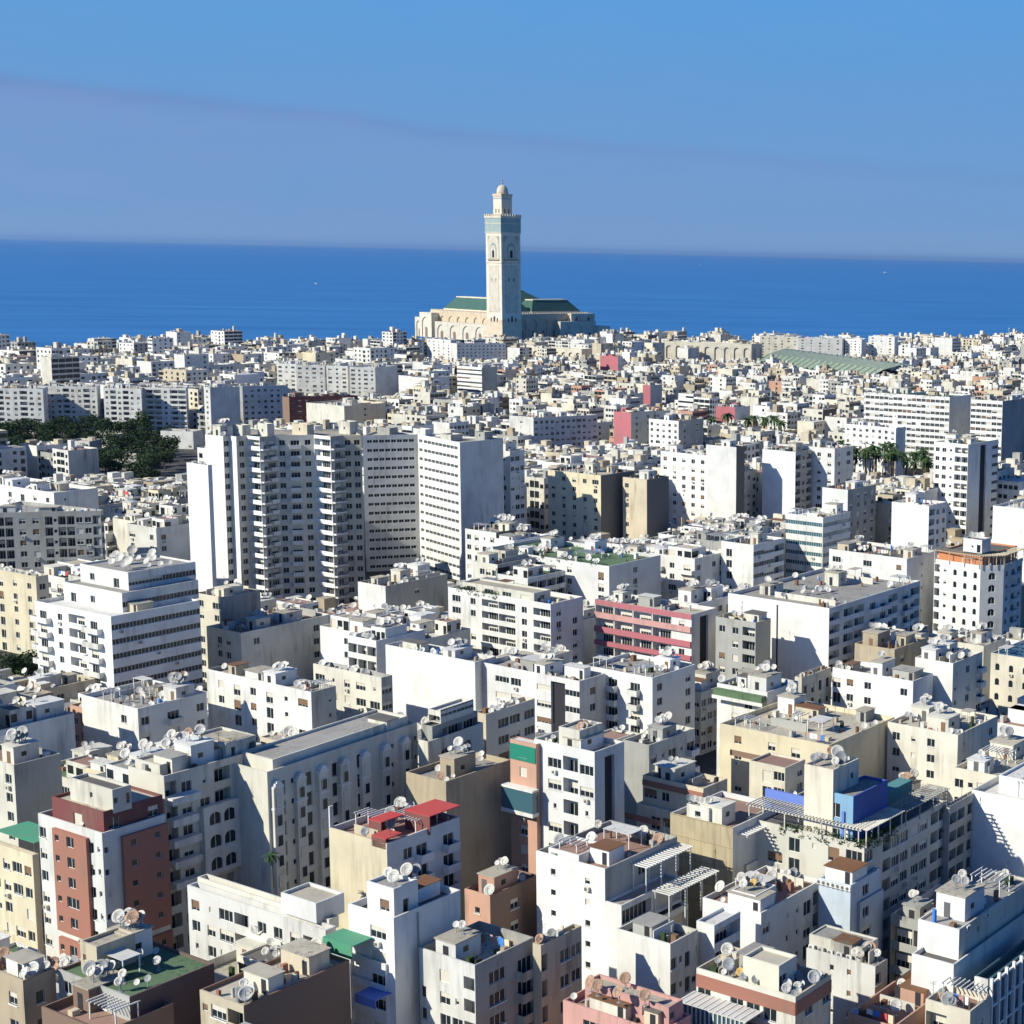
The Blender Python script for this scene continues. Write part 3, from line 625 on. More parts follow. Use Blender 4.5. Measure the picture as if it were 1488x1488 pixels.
# ---- peach + white tower pair
b = H('peach-sided block', 'slim peach block with a green glass roof band and white balcony box', 779, 1082, 741, 790, 49.5, '.W.', '.', ['peach', 'peach'], 'roof_white', 1215, dishes=0, sheds=0, level=0, par=.1)
panel(b, 0, .02, .98, 46.4, 48.9, .12, 'glassgreen', 'green_glass_band'); panel(b, 0, -.12, 1.06, 38.7, 42.1, 1.3, 'glassblue', 'glazed_balcony')
panel(b, 0, -.14, 1.08, 38.1, 38.7, 1.4, 'white', 'balcony_slab'); panel(b, 0, -.14, 1.08, 42.1, 42.4, 1.4, 'white', 'balcony_slab')
b = H('white block beside the peach one', 'tall white block with a plain shaded side beside the slim peach block', 864, 1093, 776, 907, 50, '8.WLw', '.V.', ['bright', 'white'], 'roof_beige', 1260, dishes=16, sheds=1, nst=8, par=1.2)
annex(b, 'stair_house', 842, 1062, 812, 876, 53.5, '.', '.q', ['offwhite', 'offwhite'], 'roof_beige')
b = H('shadowed teal-grey block', 'grey block with a dark windowless side behind the tall white block', 943, 1083, 905, 1010, 42, '.', 'wnTnB', ['grey', 'offwhite'], 'roof_dark', 1190, dishes=24, sheds=1)
# ---- red banded terraces
b = H('red-banded terrace block', 'cream block with curved balconies and brick red bands', 1022, 1146, 934, 1057, 42, 'Ww.W', '..', ['beige', 'beige'], 'roof_beige', 1200, dishes=2, sheds=1, par=1.0)
annex(b, 'balcony_tier', 980, 1180, 925, 1000, 37.6, 'WTW', 'w', ['cream', 'cream'], 'roof_white', z0=b['g'])
annex(b, 'balcony_tier', 972, 1222, 912, 996, 33.6, 'TTw', 'w', ['white', 'white'], 'roof_white', z0=b['g'])
panel(b, 0, 0, 1, 40.4, 41.3, .15, 'brick', 'red_band')
P, t, n, L = face(b['poly'], 0); mb = MB(); mb.box(P, t, n, -.06*L, .55*L, 4.0, 4.3, 36.0, 36.9, 'wall_brick'); mb.box(P, t, n, -.1*L, .5*L, 8.2, 8.5, 31.4, 32.6, 'wall_brick'); link('red_band', mb.mesh('red_band', O=b['O']), b['root'])
b = H('ochre block-wall building', 'block with a tall blank ochre wall of visible concrete panels', 1065, 1203, 974, 1138, 43.5, '.', '.', ['block', 'white'], 'roof_red', 1320, dishes=0, sheds=1, level=0, par=.8)
w2 = annex(b, 'stair_house', 1030, 1175, 998, 1050, 46.6, '.W.', '.', ['offwhite', 'offwhite'], 'roof_beige')
for k_ in range(5):
    B_, eL_, LL_, eR_, LR_ = w2['frame']; DISHES.append([B_[0]+eL_[0]*(.4+k_*.9)+eR_[0]*.6, B_[1]+eL_[1]*(.4+k_*.9)+eR_[1]*.6, w2['rz'], 1.1, b, rnd.random()])
annex(b, 'terrace_step', 1080, 1228, 1062, 1168, 40.0, '.', 'RR', ['block', 'white'], 'roof_dark', z0=b['g'])
annex(b, 'terrace_step', 1085, 1258, 1068, 1174, 37.0, '.', 'RR', ['block', 'white'], 'roof_dark', z0=b['g'])
pergola(b, 1, .1, 1.15, .1, 1.6, 42.3, n=20, z0=41.9)
b = H('white block with blue-grey side', 'low white block with dish-covered roof hut and reddish terrace', 1106, 1327, 1021, 1195, 38, '.', 'w.nnTL', ['bright', 'white'], 'roof_red', 1400, dishes=14, sheds=0, par=.8)
w2 = annex(b, 'stair_house', 1098, 1302, 1063, 1128, 41, '.q.', '.', ['bright', 'white'], 'roof_beige')
B_, eL_, LL_, eR_, LR_ = w2['frame']
for k_ in range(8): DISHES.append([B_[0]+eL_[0]*rnd.uniform(.2, LL_)+eR_[0]*rnd.uniform(.2, LR_), B_[1]+eL_[1]*rnd.uniform(.2, LL_)+eR_[1]*rnd.uniform(.2, LR_), w2['rz'], rnd.uniform(.8, 1.3), b, rnd.random()])
b = H('pale blue-white block', 'pale block tinted blue in shade with a row of air conditioners on its parapet', 1236, 1287, 1190, 1280, 39, '.', '.w.', ['paleblue', 'paleblue'], 'roof_white', 1385, dishes=0, sheds=0, level=0, par=.4)  # white walls, the blue of their shade put into the wall colour
annex(b, 'lower_wing', 1250, 1312, 1236, 1284, 36, '.', 'w.', ['paleblue', 'paleblue'], 'roof_white', z0=b['g'])
ACROW = [(b, 0, .05, .95, 7)]
b = H('sloped white gable block', 'white block with a large sunlit gable beside the low pink building', 974, 1372, 896, 1014, 39, '.', 'wntw', ['white', 'offwhite'], 'roof_dark', 1490, dishes=2, sheds=0, level=1, par=.9)
annex(b, 'round_corner_wing', 1038, 1345, 1012, 1076, 39.6, '.', 'L', ['white', 'white'], 'roof_white', z0=b['g'])
b = H('low pink building', 'low pink building with pink roof boxes and battered dishes', 962, 1500, 818, 1004, 37, '.W..W', 'w.', ['pink', 'pink'], 'roof_red', 1490, dishes=6, sheds=0, level=1, par=.8)
q = annex(b, 'roof_room', 972, 1464, 850, 992, 39.5, '.w', 'q.', ['pink', 'pink'], 'roof_beige')
B_, eL_, LL_, eR_, LR_ = q['frame']
for k_ in range(5): DISHES.append([B_[0]+eL_[0]*rnd.uniform(.3, LL_)+eR_[0]*rnd.uniform(.2, 3), B_[1]+eL_[1]*rnd.uniform(.3, LL_)+eR_[1]*rnd.uniform(.2, 3), q['rz'], 1.3, b, .9])
b = H('terracotta-banded block', 'white block with broad terracotta bands, a glazed veranda and many dishes', 1156, 1449, 1012, 1208, 40, 'T.TTT.', '.W.W', ['offwhite', 'beige'], 'roof_beige', 1490, dishes=31, sheds=0, par=.9, nst=6)
annex(b, 'stair_house', 1132, 1404, 1080, 1158, 43, '.', 'w.', ['cream', 'offwhite'], 'roof_beige')
panel(b, 0, 0, 1, 37.7, 39.3, .08, 'brick', 'terracotta_band'); panel(b, 1, 0, 1, 37.7, 39.3, .08, 'brick', 'terracotta_band')
P, t, n, L = face(b['poly'], 0); mb = MB()
mb.box(P, t, n, -.02*L, 1.0*L, 0, 4.2, 33.0, 33.4, 'wall_brick', 'roof_red'); mb.box(P, t, n, -.02*L, .68*L, .1, 3.4, 36.9, 37.05, 'roof_white')
mb.box(P, t, n, 0, .66*L, 3.0, 3.3, 33.4, 34.2, 'wall_white'); mb.box(P, t, n, 0, .66*L, 3.1, 3.2, 34.2, 36.9, 'glassblue')
for k in range(16): x = .66*L*k/15.; mb.box(P, t, n, x-.09, x+.09, 3.2, 3.34, 34.2, 36.9, 'wall_white')
for k in range(12): x = .68*L*k/11.; mb.box(P, t, n, x-.06, x+.06, .1, 3.4, 37.05, 37.13, 'frame')
link('glazed_veranda', mb.mesh('glazed_veranda', O=b['O']), b['root'])
mb = MB(); mb.box(P, t, n, -.02*L, 1.02*L, 4.2, 8.2, 29.3, 29.7, 'wall_brick', 'roof_red'); mb.box(P, t, n, -.02*L, 1.02*L, 8.0, 8.2, 29.7, 30.5, 'wall_brick'); mb.box(P, t, n, -.02*L, 1.02*L, .05, 8.0, b['g'], 29.3, 'wall_offwhite'); link('lower_terrace', mb.mesh('lower_terrace', O=b['O']), b['root'])
b = H('grey low roofs with air conditioners', 'cluster of low grey flat roofs lined with air conditioners', 1272, 1405, 1172, 1290, 36, '.nn.', 'w.', ['white', 'grey'], 'roof_grey', 1460, dishes=11, sheds=0, par=.4)
ACROW += [(b, 0, .05, .6, 5)]
annex(b, 'upper_roof', 1253, 1378, 1176, 1276, 38, '.', '.', ['offwhite', 'offwhite'], 'roof_grey', par=.2)
b = H('broad grey-roofed workshop', 'white workshop block with a broad grey-brown flat roof and glass lean-to', 1394, 1351, 1334, 1500, 42, '.', '.n.w.n', ['bright', 'offwhite'], 'roof_grey', 1430, dishes=4, sheds=1, level=1, par=.3)
q = annex(b, 'lower_wall', 1386, 1402, 1325, 1520, 38.5, '.', '.', ['bright', 'white'], 'roof_dark', z0=b['g'], par=.6)
ACROW += [(b, 1, .1, .35, 2)]
b = H('glass-fronted block with white columns', 'dark glass fronted block with tall white columns at the right edge', 1436, 1424, 1416, 1520, 37, '.', 'GGGG', ['white', 'glassblue'], 'roof_dark', 1490, dishes=0, sheds=0, level=0, wk='b')
P, t, n, L = face(b['poly'], 1); mb = MB()
for k in range(9): mb.box(P, t, n, L*k/8-.15, L*k/8+.15, .3, .7, b['g'], 37.3, 'frame')
for k in range(5): mb.box(P, t, n, 0, L, .25, .5, 24+k*3.1, 24.25+k*3.1, 'frame')
link('white_column', mb.mesh('white_column', O=b['O']), b['root'])
H('cream block with brown terraces', 'cream block with brown tiled terrace and a wide window strip at the bottom right', 1410, 1470, 1345, 1440, 35.5, 'LW', 'w', ['cream', 'cream'], 'roof_red', 1490, dishes=4, sheds=0, par=1.0)
H('rosy terrace block at the bottom', 'low block with a rosy terrace floor and pale parapet wall', 1300, 1492, 1232, 1400, 33.5, 'w.w', 'w', ['peach', 'peach'], 'roof_red', 1490, dishes=6, sheds=0, par=1.2)
# ---- blue rooftop block
b = H('long block with blue rooftop', 'long beige block with vivid blue rooftop walls, pergolas and hanging greenery', 1256, 1228, 1085, 1376, 43, '.WTWTW', 'W.LWW3.WW3.LL', ['offwhite', 'offwhite'], 'roof_dark', 1290, nst=7, dishes=4, sheds=0, level=0, par=.4)
annex(b, 'blue_room', 1240, 1158, 1205, 1290, 50, 'T.', '.', ['skyblue', 'deepblue'], 'roof_grey')
q = annex(b, 'white_room', 1211, 1119, 1169, 1248, 54, '.', '.q', ['cream', 'offwhite'], 'roof_beige')
annex(b, 'white_room', 1232, 1200, 1170, 1260, 45.8, '.T', '.', ['bright', 'deepblue'], 'roof_white')
B_, eL_, LL_, eR_, LR_ = q['frame']
for k_ in range(7): DISHES.append([B_[0]+eL_[0]*rnd.uniform(.3, LL_)+eR_[0]*rnd.uniform(.2, LR_), B_[1]+eL_[1]*rnd.uniform(.3, LL_)+eR_[1]*rnd.uniform(.2, LR_), q['rz'], rnd.choice((.9, 1.2, 2.0)), b, rnd.random()])
pergola(b, 0, .02, .98, -3.4, .3, 45.2, 'wall_offwhite', 34, label='long slatted pergola along the left parapet')
pergola(b, 1, .0, .42, -3.4, .3, 45.2, 'wall_offwhite', 24)
panel(b, 0, 0, .6, 43, 46.2, -4.6, 'blue', 'blue_wall', d0=-5.0); panel(b, 1, .02, .25, 43, 47, -3.8, 'blue', 'blue_wall', d0=-4.2)
pergola(b, 1, .45, .98, -3.0, .4, 45.0, 'wall_grey', 16); panel(b, 1, .42, .85, 43, 46.4, -4.2, 'teal', 'teal_glass_room', d0=-6.4)
GREEN = [(b, 0, .3, 1.0, 60), (b, 1, 0, .4, 60)]
H('dim block after the blue rooftop', 'dim grey apartment block continuing the street behind the blue rooftop block', 1380, 1172, 1372, 1428, 42.5, '.', 'LL3.LW', ['grey', 'grey'], 'roof_dark', 1260, dishes=4)
b = H('white stepped block at the right edge', 'brilliant white windowless block with stepped top at the right edge', 1560, 1178, 1412, 1600, 43, '.', '.', ['bright', 'white'], 'roof_white', 1250, dishes=0, sheds=0, level=0)
annex(b, 'upper_step', 1570, 1150, 1452, 1610, 46.5, '.', '.', ['bright', 'white'], 'roof_white')
b = H('pale yellow block with brown balcony', 'pale yellow block with a projecting brown tiled balcony', 1205, 1083, 1046, 1300, 40, '6.w.w4.T4.w', '.', ['yellowcream', 'yellowcream'], 'roof_beige', 1130, dishes=12, sheds=1)
annex(b, 'projecting_wing', 1141, 1116, 1089, 1170, 38.5, '.TW', '.w', ['cream', 'cream'], 'roof_red', z0=b['g'])
panel(b, 0, .3, .66, 36.9, 37.9, 6.5, 'brown', 'balcony_front', d0=6.3)
H('cream corner block near the right edge', 'cream corner block with small windows left of the stepped white block', 1452, 1128, 1386, 1530, 41, 'wqWw', 'ww.w', ['cream', 'cream'], 'roof_beige', 1180, dishes=12, sheds=2)
H('cream roofs cluster', 'cream house with several small roof rooms among dishes', 1392, 1068, 1290, 1450, 40, 'wqw.', 'w.w', ['offwhite', 'cream'], 'roof_beige', 1110, dishes=21, sheds=2)
# ---- middle right
b = H('white block with green awnings', 'white block with long green awnings and a plain bluish side', 1115, 1006, 1042, 1160, 42, '.TT.', '.q', ['white', 'white'], 'roof_green', 1060, dishes=14, sheds=1, par=.7)
panel(b, 0, .02, .98, 40.1, 41.2, 1.6, 'roof_green', 'awning'); panel(b, 0, .0, 1.0, 39.4, 40.1, 1.7, 'white', 'awning_valance', d0=1.62)
H('cream infill block', 'cream block with a single window column behind the green awning block', 1165, 985, 1155, 1208, 40.5, '.', 'tttt', ['cream', 'cream'], 'roof_red', 1040, dishes=2, sheds=0)
b = H('big white gable block', 'long white block with a huge blank sunlit gable and curved balconies', 1205, 884, 1058, 1337, 46, '.', 'L3.LL3.BBL3.BL', ['bright', 'white'], 'roof_grey', 965, dishes=18, sheds=2, nst=8)
P, t, n, L = face(b['poly'], 0); mb = MB(); mb.box(P, t, n, .49*L, .505*L, 0, .03, 26, 45, 'dark'); link('vent_slot', mb.mesh('vent_slot', O=b['O']), b['root'])
H('small tan block in front of the gable', 'small tan block with shaded front casting a slanted shadow on the white gable', 1098, 905, 1040, 1120, 44, 'wwL', '.', ['grey', 'beige'], 'roof_beige', 970, dishes=2, sheds=0)
b = H('red-striped block', 'white block with wide raspberry red balcony bands', 1005, 893, 865, 1041, 44.5, 'LLLLw', '.V.', ['white', 'white'], 'roof_beige', 960, dishes=16, sheds=1)
panel(b, 0, 0, 1, 43.3, 44.52, .12, 'hotpink', 'red_band'); panel(b, 0, 0, 1, 40.3, 41.6, .5, 'pink', 'red_band'); panel(b, 0, 0, 1, 36.9, 38.2, .5, 'hotpink', 'red_band'); panel(b, 0, 0, 1, 33.8, 34.9, .5, 'hotpink', 'red_band')
b = H('white block with paired windows', 'white block with small paired windows and a stair between two roofs', 1327, 990, 1210, 1356, 41, '5Tww.w', '.', ['bright', 'white'], 'roof_beige', 1060, dishes=7, sheds=1, nst=6)
H('ochre rooftop block', 'block with an unplastered ochre upper room behind the paired-window block', 1300, 944, 1242, 1346, 44, '.', 'w.', ['tan', 'tan'], 'roof_beige', 985, dishes=9, sheds=1)
H('white block with slanted side wall', 'white block with a tall blank side and washing on its roof', 1385, 964, 1330, 1428, 43.5, '.', 'q.w.B', ['white', 'offwhite'], 'roof_beige', 1045, dishes=18, sheds=2)
b = H('arcade house at the right edge', 'low cream house with arches under a roof of dark solar panels', 1500, 958, 1440, 1560, 36, 'aaa', '.', ['cream', 'white'], 'roof_grey', 1010, dishes=0, sheds=0, level=0)
mb = MB(); P, t, n, L = face(b['poly'], 0)
for k in range(8):
    for j in range(4): mb.box(P, t, n, L*(k+.1)/8, L*(k+.9)/8, -3-j*3, -1-j*3, b['rz']+.5, b['rz']+.6, 'glassblue')
link('solar_panel', mb.mesh('solar_panel', O=b['O']), b['root'])
# orange top
z = 45; A = at(1358, 812, z); P1 = at(1425, 822, z); P2 = at(1459, 821, z); P3 = walk(P2, 40, 1486, z)
b = add_building('octagonal orange-topped block', 'white block with canted corner, small arched windows and orange penthouse walls', [A, P1, P2, P3, (A[0]+P3[0]-P1[0], A[1]+P3[1]-P1[1]+6)], z, ['6Lqaaa', '.A.', 'wBw', '.', '.'], ['bright', 'white', 'white'], 'roof_red', 905, nst=7, dishes=4, sheds=0, level=0)
annex(b, 'orange_penthouse', 1428, 808, 1364, 1478, 48.5, '.', '.', ['orange', 'orange'], 'roof_dark')
q = annex(b, 'stair_house', 1427, 785, 1400, 1440, 52, '.nt', '.', ['bright', 'white'], 'roof_grey', z0=48)
for k_ in range(3): B_, eL_, LL_, eR_, LR_ = q['frame']; DISHES.append([B_[0]+eL_[0]*(1+k_*1.4)+eR_[0]*1.5, B_[1]+eL_[1]*(1+k_*1.4)+eR_[1]*1.5, q['rz'], 1.9, b, .2])
pergola(b, 0, 0, 1, -2.6, .3, 47.6, 'wall_beige', 20); pergola(b, 1, 0, 1, -2.4, .3, 47.6, 'wall_beige', 10); pergola(b, 2, 0, 1, -2.4, .3, 47.6, 'wall_beige', 10)
H('grey block left of the orange top', 'block with a dark band and blue-grey shaded side left of the orange-topped block', 1318, 812, 1205, 1362, 45, 'W.W.w', '.n.', ['white', 'white'], 'roof_dark', 900, dishes=24, sheds=2)
b = H('curved glass-band block', 'white block with horizontal glass bands wrapping its corner', 1196, 752, 1142, 1236, 49, 'RR', 'RR', ['white', 'white'], 'roof_white', 840, dishes=4, sheds=1, wk='b')
H('long white terrace block', 'white terraced block with ribbon windows stepping toward a canted end', 1095, 792, 1048, 1140, 47, 'T.', 'RRL', ['white', 'white'], 'roof_dark', 845, dishes=14, sheds=1)
b = H('white three-storey block with garden roof', 'white block with dark loggias and planted roof terrace', 800, 878, 651, 847, 45, 'WwLLwL', 'ww', ['white', 'white'], 'roof_beige', 935, nst=8, dishes=4, sheds=0, par=1.0)
annex(b, 'roof_frame_storey', 776, 862, 672, 800, 47.3, 'WWWW', 'w', ['offwhite', 'offwhite'], 'roof_beige')
GREEN.append((b, 0, .1, .5, 40))
b = H('white mansion with coral niche', 'white block with open top loggias and one coral framed balcony', 885, 823, 706, 960, 46, 'TLLwww.T', 'w', ['bright', 'white'], 'roof_green', 870, dishes=41, sheds=2, nst=8)
annex(b, 'coral_balcony', 845, 842, 803, 862, 42.5, 'L', '.', ['peach', 'peach'], 'roof_beige', z0=35, aL=134)
GREEN.append((b, 0, .0, .9, 60))
# ---- middle left
b = H('big stepped white block', 'large white block with stepped balconied end and rows of ribbon windows', 161, 896, 50, 290, 47, 'BwLB5.', 'RRRRR', ['bright', 'white'], 'roof_white', 990, nst=8, dishes=0, sheds=0, level=0, par=.8, wk='t')
q = annex(b, 'upper_terrace', 177, 862, 92, 288, 50.4, 'Tw.', 'RRR', ['bright', 'white'], 'roof_grey')
q = annex(b, 'upper_terrace', 186, 832, 116, 284, 54.0, 'wT', 'RR', ['white', 'white'], 'roof_grey', z0=50)
B_, eL_, LL_, eR_, LR_ = q['frame']
for k_ in range(16): DISHES.append([B_[0]+eL_[0]*rnd.uniform(.3, LL_)+eR_[0]*rnd.uniform(LR_*.2, LR_), B_[1]+eL_[1]*rnd.uniform(.3, LL_)+eR_[1]*rnd.uniform(LR_*.2, LR_), q['rz'], rnd.uniform(1.2, 2.2), b, rnd.random()])
b = H('yellow house behind the stepped block', 'pale yellow house left of the large stepped white block', 52, 838, -30, 70, 42, 'wTww', 'w', ['yellowcream', 'cream'], 'roof_beige', 960, dishes=14)
b = H('shaded angular white block', 'long pale block with a concave shaded angle and cream lit wing', 452, 1006, 300, 488, 43, '4.wTwTqW', '.n', ['white', 'grey'], 'roof_beige', 1050, dishes=18, sheds=1, level=2)
b = H('blue-shaded low block', 'low pale block in blue shade under a tiled terrace', 200, 1030, 118, 300, 41, '.w', 'w.B.w', ['white', 'white'], 'roof_grey', 1060, dishes=24, sheds=1, level=2)
H('cream block with red terrace', 'cream block with a red terrace roof at the foot of the sawtooth tower', 320, 868, 284, 378, 42.5, 'W.w', '.', ['cream', 'grey'], 'roof_red', 940, dishes=4)
H('low pink-roof house', 'low cream house with reddish roof sheds in front of the sawtooth tower', 350, 920, 300, 480, 38, '.ww.', 'w.w', ['cream', 'offwhite'], 'roof_red', 975, dishes=14, level=2)
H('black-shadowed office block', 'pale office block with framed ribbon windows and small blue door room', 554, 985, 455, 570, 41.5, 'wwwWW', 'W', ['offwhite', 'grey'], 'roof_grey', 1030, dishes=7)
H('white wall with cross vents', 'plain white low block with a long coping in front of the garden roof block', 690, 962, 560, 720, 42.5, '....', '.', ['bright', 'white'], 'roof_grey', 1000, dishes=11, sheds=1)
H('white block with pilotis', 'white block with horizontal windows beside a black stairwell slot', 842, 990, 700, 880, 42, '.RW.RVR', 'w', ['bright', 'white'], 'roof_grey', 1040, dishes=9, sheds=1, level=1)
H('white block with rounded bays', 'white block with rounded balcony bays and tall pillars', 948, 985, 850, 1010, 42.5, 'C.B.B.', 'w.w', ['bright', 'white'], 'roof_grey', 1040, dishes=21, sheds=1)
# ---- dark blue block far left
P0 = at(146, 742, 52); Pm = walk(P0, 44+222, -40, 52)
b = add_building('slate loggia block', 'blue-grey shaded block with a grid of wide dark loggias at the left edge', [Pm, P0, walk(P0, 10, 150, 52), (Pm[0]+6, Pm[1]+22)], 52, ['MM5qMM5.w5.w5.M5qMMwwM5', 'L'], ['grey', 'grey'], 'roof_grey', 808, nst=10, dishes=21, sheds=1)
H('white block above the loggia block', 'white stepped block behind the slate loggia block', 78, 716, -30, 142, 52, 'w.wTww', 'w.', ['bright', 'white'], 'roof_white', 745, dishes=11, sheds=2)
# ---- towers
z = 71; P = [at(298, 631, z)]
def wk_(az, px): P.append(walk(P[-1], az, px, z))
for az, px in ((134, 324), (44, 333), (134, 343), (44, 358), (134, 377), (44, 400), (80, 456), (134, 480), (44, 498), (84, 525)): wk_(az, px)
P.append((P[-1][0]-4, P[-1][1]+15)); P.append((P[0][0]+6, P[0][1]+13))
b = add_building('sawtooth tower', 'tall white apartment tower with sawtooth plan, blank lit left wall and stacked balconies', P, z, ['.', 'w', '.', 'w', 'L', 'DB', 'wBw', 'L', 'D', 'ww', '.', '.'],
    ['bright', 'offwhite', 'bright', 'offwhite', 'bright', 'grey', 'offwhite', 'bright', 'grey', 'beige', 'grey'], 'roof_beige', 862, nst=16, name='tower_block', dishes=18, sheds=7, level=2, wk='t', par=.5)
for q in ((352, 618, 338, 364), (388, 616, 374, 398), (446, 617, 424, 456), (508, 613, 492, 520), (330, 620, 312, 338)):
    annex(b, 'stair_house', *q, 74.2, '.n.', '.', [['white', 'offwhite', 'beige'][q[0] % 3]]*2, 'roof_beige')
b = H('low wing of the sawtooth tower', 'blank white wall stepping down left of the sawtooth tower', 302, 676, 271, 308, 66, '.', '.', ['bright', 'white'], 'roof_beige', 860, dishes=4, sheds=1)
z = 65; c = at(668, 643, z); a = walk(c, 330, 607, z); w = walk(a, 258, 527, z); e = walk(c, 48, 731, z)
b = add_building('slab tower', 'tall white slab tower with rows of small strip windows, bent front and blank blue-grey end', [w, a, c, e, (e[0]-12, e[1]+6), (w[0]+3, w[1]+14)], z,
    ['6.kkkkkkkk6.', '3.k3.kkkkkkkkk5.', '.', '.', '.', '.'], ['white', 'bright', 'white'], 'roof_beige', 838, nst=15, name='tower_block', dishes=14, sheds=6, level=2, par=.5, wk='t')
for q in ((566, 622, 548, 578), (618, 624, 600, 628), (655, 632, 640, 672), (704, 628, 690, 716)):
    annex(b, 'stair_house', *q, 68.2, '.n.', '.', [['white', 'offwhite', 'grey'][q[0] % 3]]*2, 'roof_beige')
b = H('podium below the slab tower', 'low dark podium with a curved white roof edge below the slab tower', 560, 852, 520, 650, 36, '.', 'w', ['white', 'grey'], 'roof_dark', 880, dishes=21)
b = H('block behind the slab tower', 'shaded white block with square windows just right of the slab tower', 741, 656, 700, 762, 60, 'ww', 'wWw', ['white', 'white'], 'roof_grey', 745, dishes=7)
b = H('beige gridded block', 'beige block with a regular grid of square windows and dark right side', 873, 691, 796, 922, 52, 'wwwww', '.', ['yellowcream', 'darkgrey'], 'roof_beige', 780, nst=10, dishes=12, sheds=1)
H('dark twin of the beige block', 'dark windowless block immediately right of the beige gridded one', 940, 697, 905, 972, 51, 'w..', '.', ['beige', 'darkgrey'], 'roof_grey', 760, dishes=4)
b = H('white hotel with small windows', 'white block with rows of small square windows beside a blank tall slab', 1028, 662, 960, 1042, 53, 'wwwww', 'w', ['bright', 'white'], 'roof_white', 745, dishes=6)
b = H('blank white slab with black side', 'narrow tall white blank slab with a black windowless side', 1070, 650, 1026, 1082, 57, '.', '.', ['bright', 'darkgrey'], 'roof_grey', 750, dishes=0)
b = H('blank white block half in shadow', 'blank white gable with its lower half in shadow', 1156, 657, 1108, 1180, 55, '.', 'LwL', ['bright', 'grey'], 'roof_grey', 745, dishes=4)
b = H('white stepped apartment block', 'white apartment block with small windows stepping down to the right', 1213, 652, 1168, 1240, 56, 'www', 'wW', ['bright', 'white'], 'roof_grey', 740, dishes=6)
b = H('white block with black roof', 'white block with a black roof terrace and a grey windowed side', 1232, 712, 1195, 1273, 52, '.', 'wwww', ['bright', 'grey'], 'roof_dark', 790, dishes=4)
b = H('white blank block right of centre', 'plain white sunlit block with small side windows', 1350, 735, 1296, 1376, 50, '.', 'Lww', ['bright', 'white'], 'roof_white', 800, dishes=6)
b = H('white balcony tower', 'white tower with green-glazed top windows and a glossy dark slot in its side', 1407, 646, 1358, 1451, 60, 'wwqLL', '..V.R', ['bright', 'white'], 'roof_green', 770, nst=12, name='tower_block', dishes=4, wk='tg')
H('bright block on the right edge', 'bright white blank block cut by the right edge', 1540, 745, 1443, 1600, 50, '.', '.', ['bright', 'white'], 'roof_white', 830, dishes=4)
b = H('grand hotel slab', 'wide white hotel slab with eleven rows of tiny balconies and planted roof', 1380, 577, 1256, 1411, 55, '3wbbbbbbbbbbbbbbbbbb'.replace('b', 'W'), '.', ['bright', 'white'], 'roof_green', 668, aL=128, nst=12, name='hotel_building', dishes=4, sheds=2)
GREEN.append((b, 0, 0, .95, 90))
H('hotel annex slab', 'second white hotel slab with a grey banded end near the right edge', 1457, 583, 1411, 1500, 55, 'WWWWWW', '.', ['bright', 'grey'], 'roof_dark', 650, aL=128, nst=12, name='hotel_building')
H('long low white hotel wing', 'low white wing with rows of openings in front of the hotel slab', 1302, 622, 1228, 1316, 42, 'wwwwwwww', '.', ['bright', 'white'], 'roof_white', 655)
H('dotted white panel block', 'flat white block face with faint vertical fins', 986, 612, 943, 1022, 42, 'wwwww', 'ww', ['bright', 'grey'], 'roof_dark', 650, dishes=2)
H('blank crimson gable', 'block with a blank bright crimson gable wall', 917, 600, 892, 950, 44, '.', 'ww', ['hotpink', 'offwhite'], 'roof_grey', 635, dishes=2)
H('narrow crimson wall', 'distant narrow crimson wall among pale low houses', 945, 560, 934, 962, 34, '.', '.', ['hotpink', 'offwhite'], 'roof_grey', 590, dishes=0)
H('far small crimson house', 'far crimson house front below the prayer hall', 898, 518, 872, 905, 30, '.', '.', ['hotpink', 'white'], 'roof_grey', 540, dishes=0)
H('low crimson roof house', 'low house with a crimson side among pale roofs right of centre', 1068, 592, 1040, 1090, 30, '.', '.', ['hotpink', 'white'], 'roof_grey', 610, dishes=0)
# ---- shaded row far left
for k, (x0, x1, y, yb, pt_) in enumerate(((-30, 62, 563, 612, 'wwLwwLww'), (60, 140, 560, 615, 'LwwLwwLw'), (150, 205, 563, 618, 'wLwLww'), (198, 270, 562, 620, 'wLLwLL'))):
    z = 40; a = at(x0, y+.5, z); c = at(x1, y+2, z)
    add_building('%s block of the shaded row' % ('leftmost', 'second', 'third', 'rightmost')[k], '%s pale blue-grey apartment block of the shaded row above the park' % ('leftmost', 'second', 'third', 'rightmost')[k],
        [a, c, (c[0]-2, c[1]+18), (a[0]-2, a[1]+18)], z, [pt_, 'w'], ['white', 'white'], 'roof_grey', yb, dishes=6, name='apartment_block', group='shaded apartment row above the park')
H('violet-grey gable block', 'blank violet-grey shaded gable right of the shaded row', 305, 563, 296, 348, 43, 'w', '.', ['white', 'white'], 'roof_grey', 640, aR=62, dishes=4)
H('shaded block behind the gable', 'shaded pale blue block with many small windows behind the grey gable', 352, 561, 345, 418, 42, '.', 'wwwwwww', ['grey', 'white'], 'roof_white', 612, aR=70, dishes=4)
H('maroon brick row', 'long low maroon brick building behind the sawtooth tower', 420, 577, 410, 520, 38, '.', 'wwwwwwwwww', ['brown', 'maroon'], 'roof_dark', 600, aR=70, dishes=0)
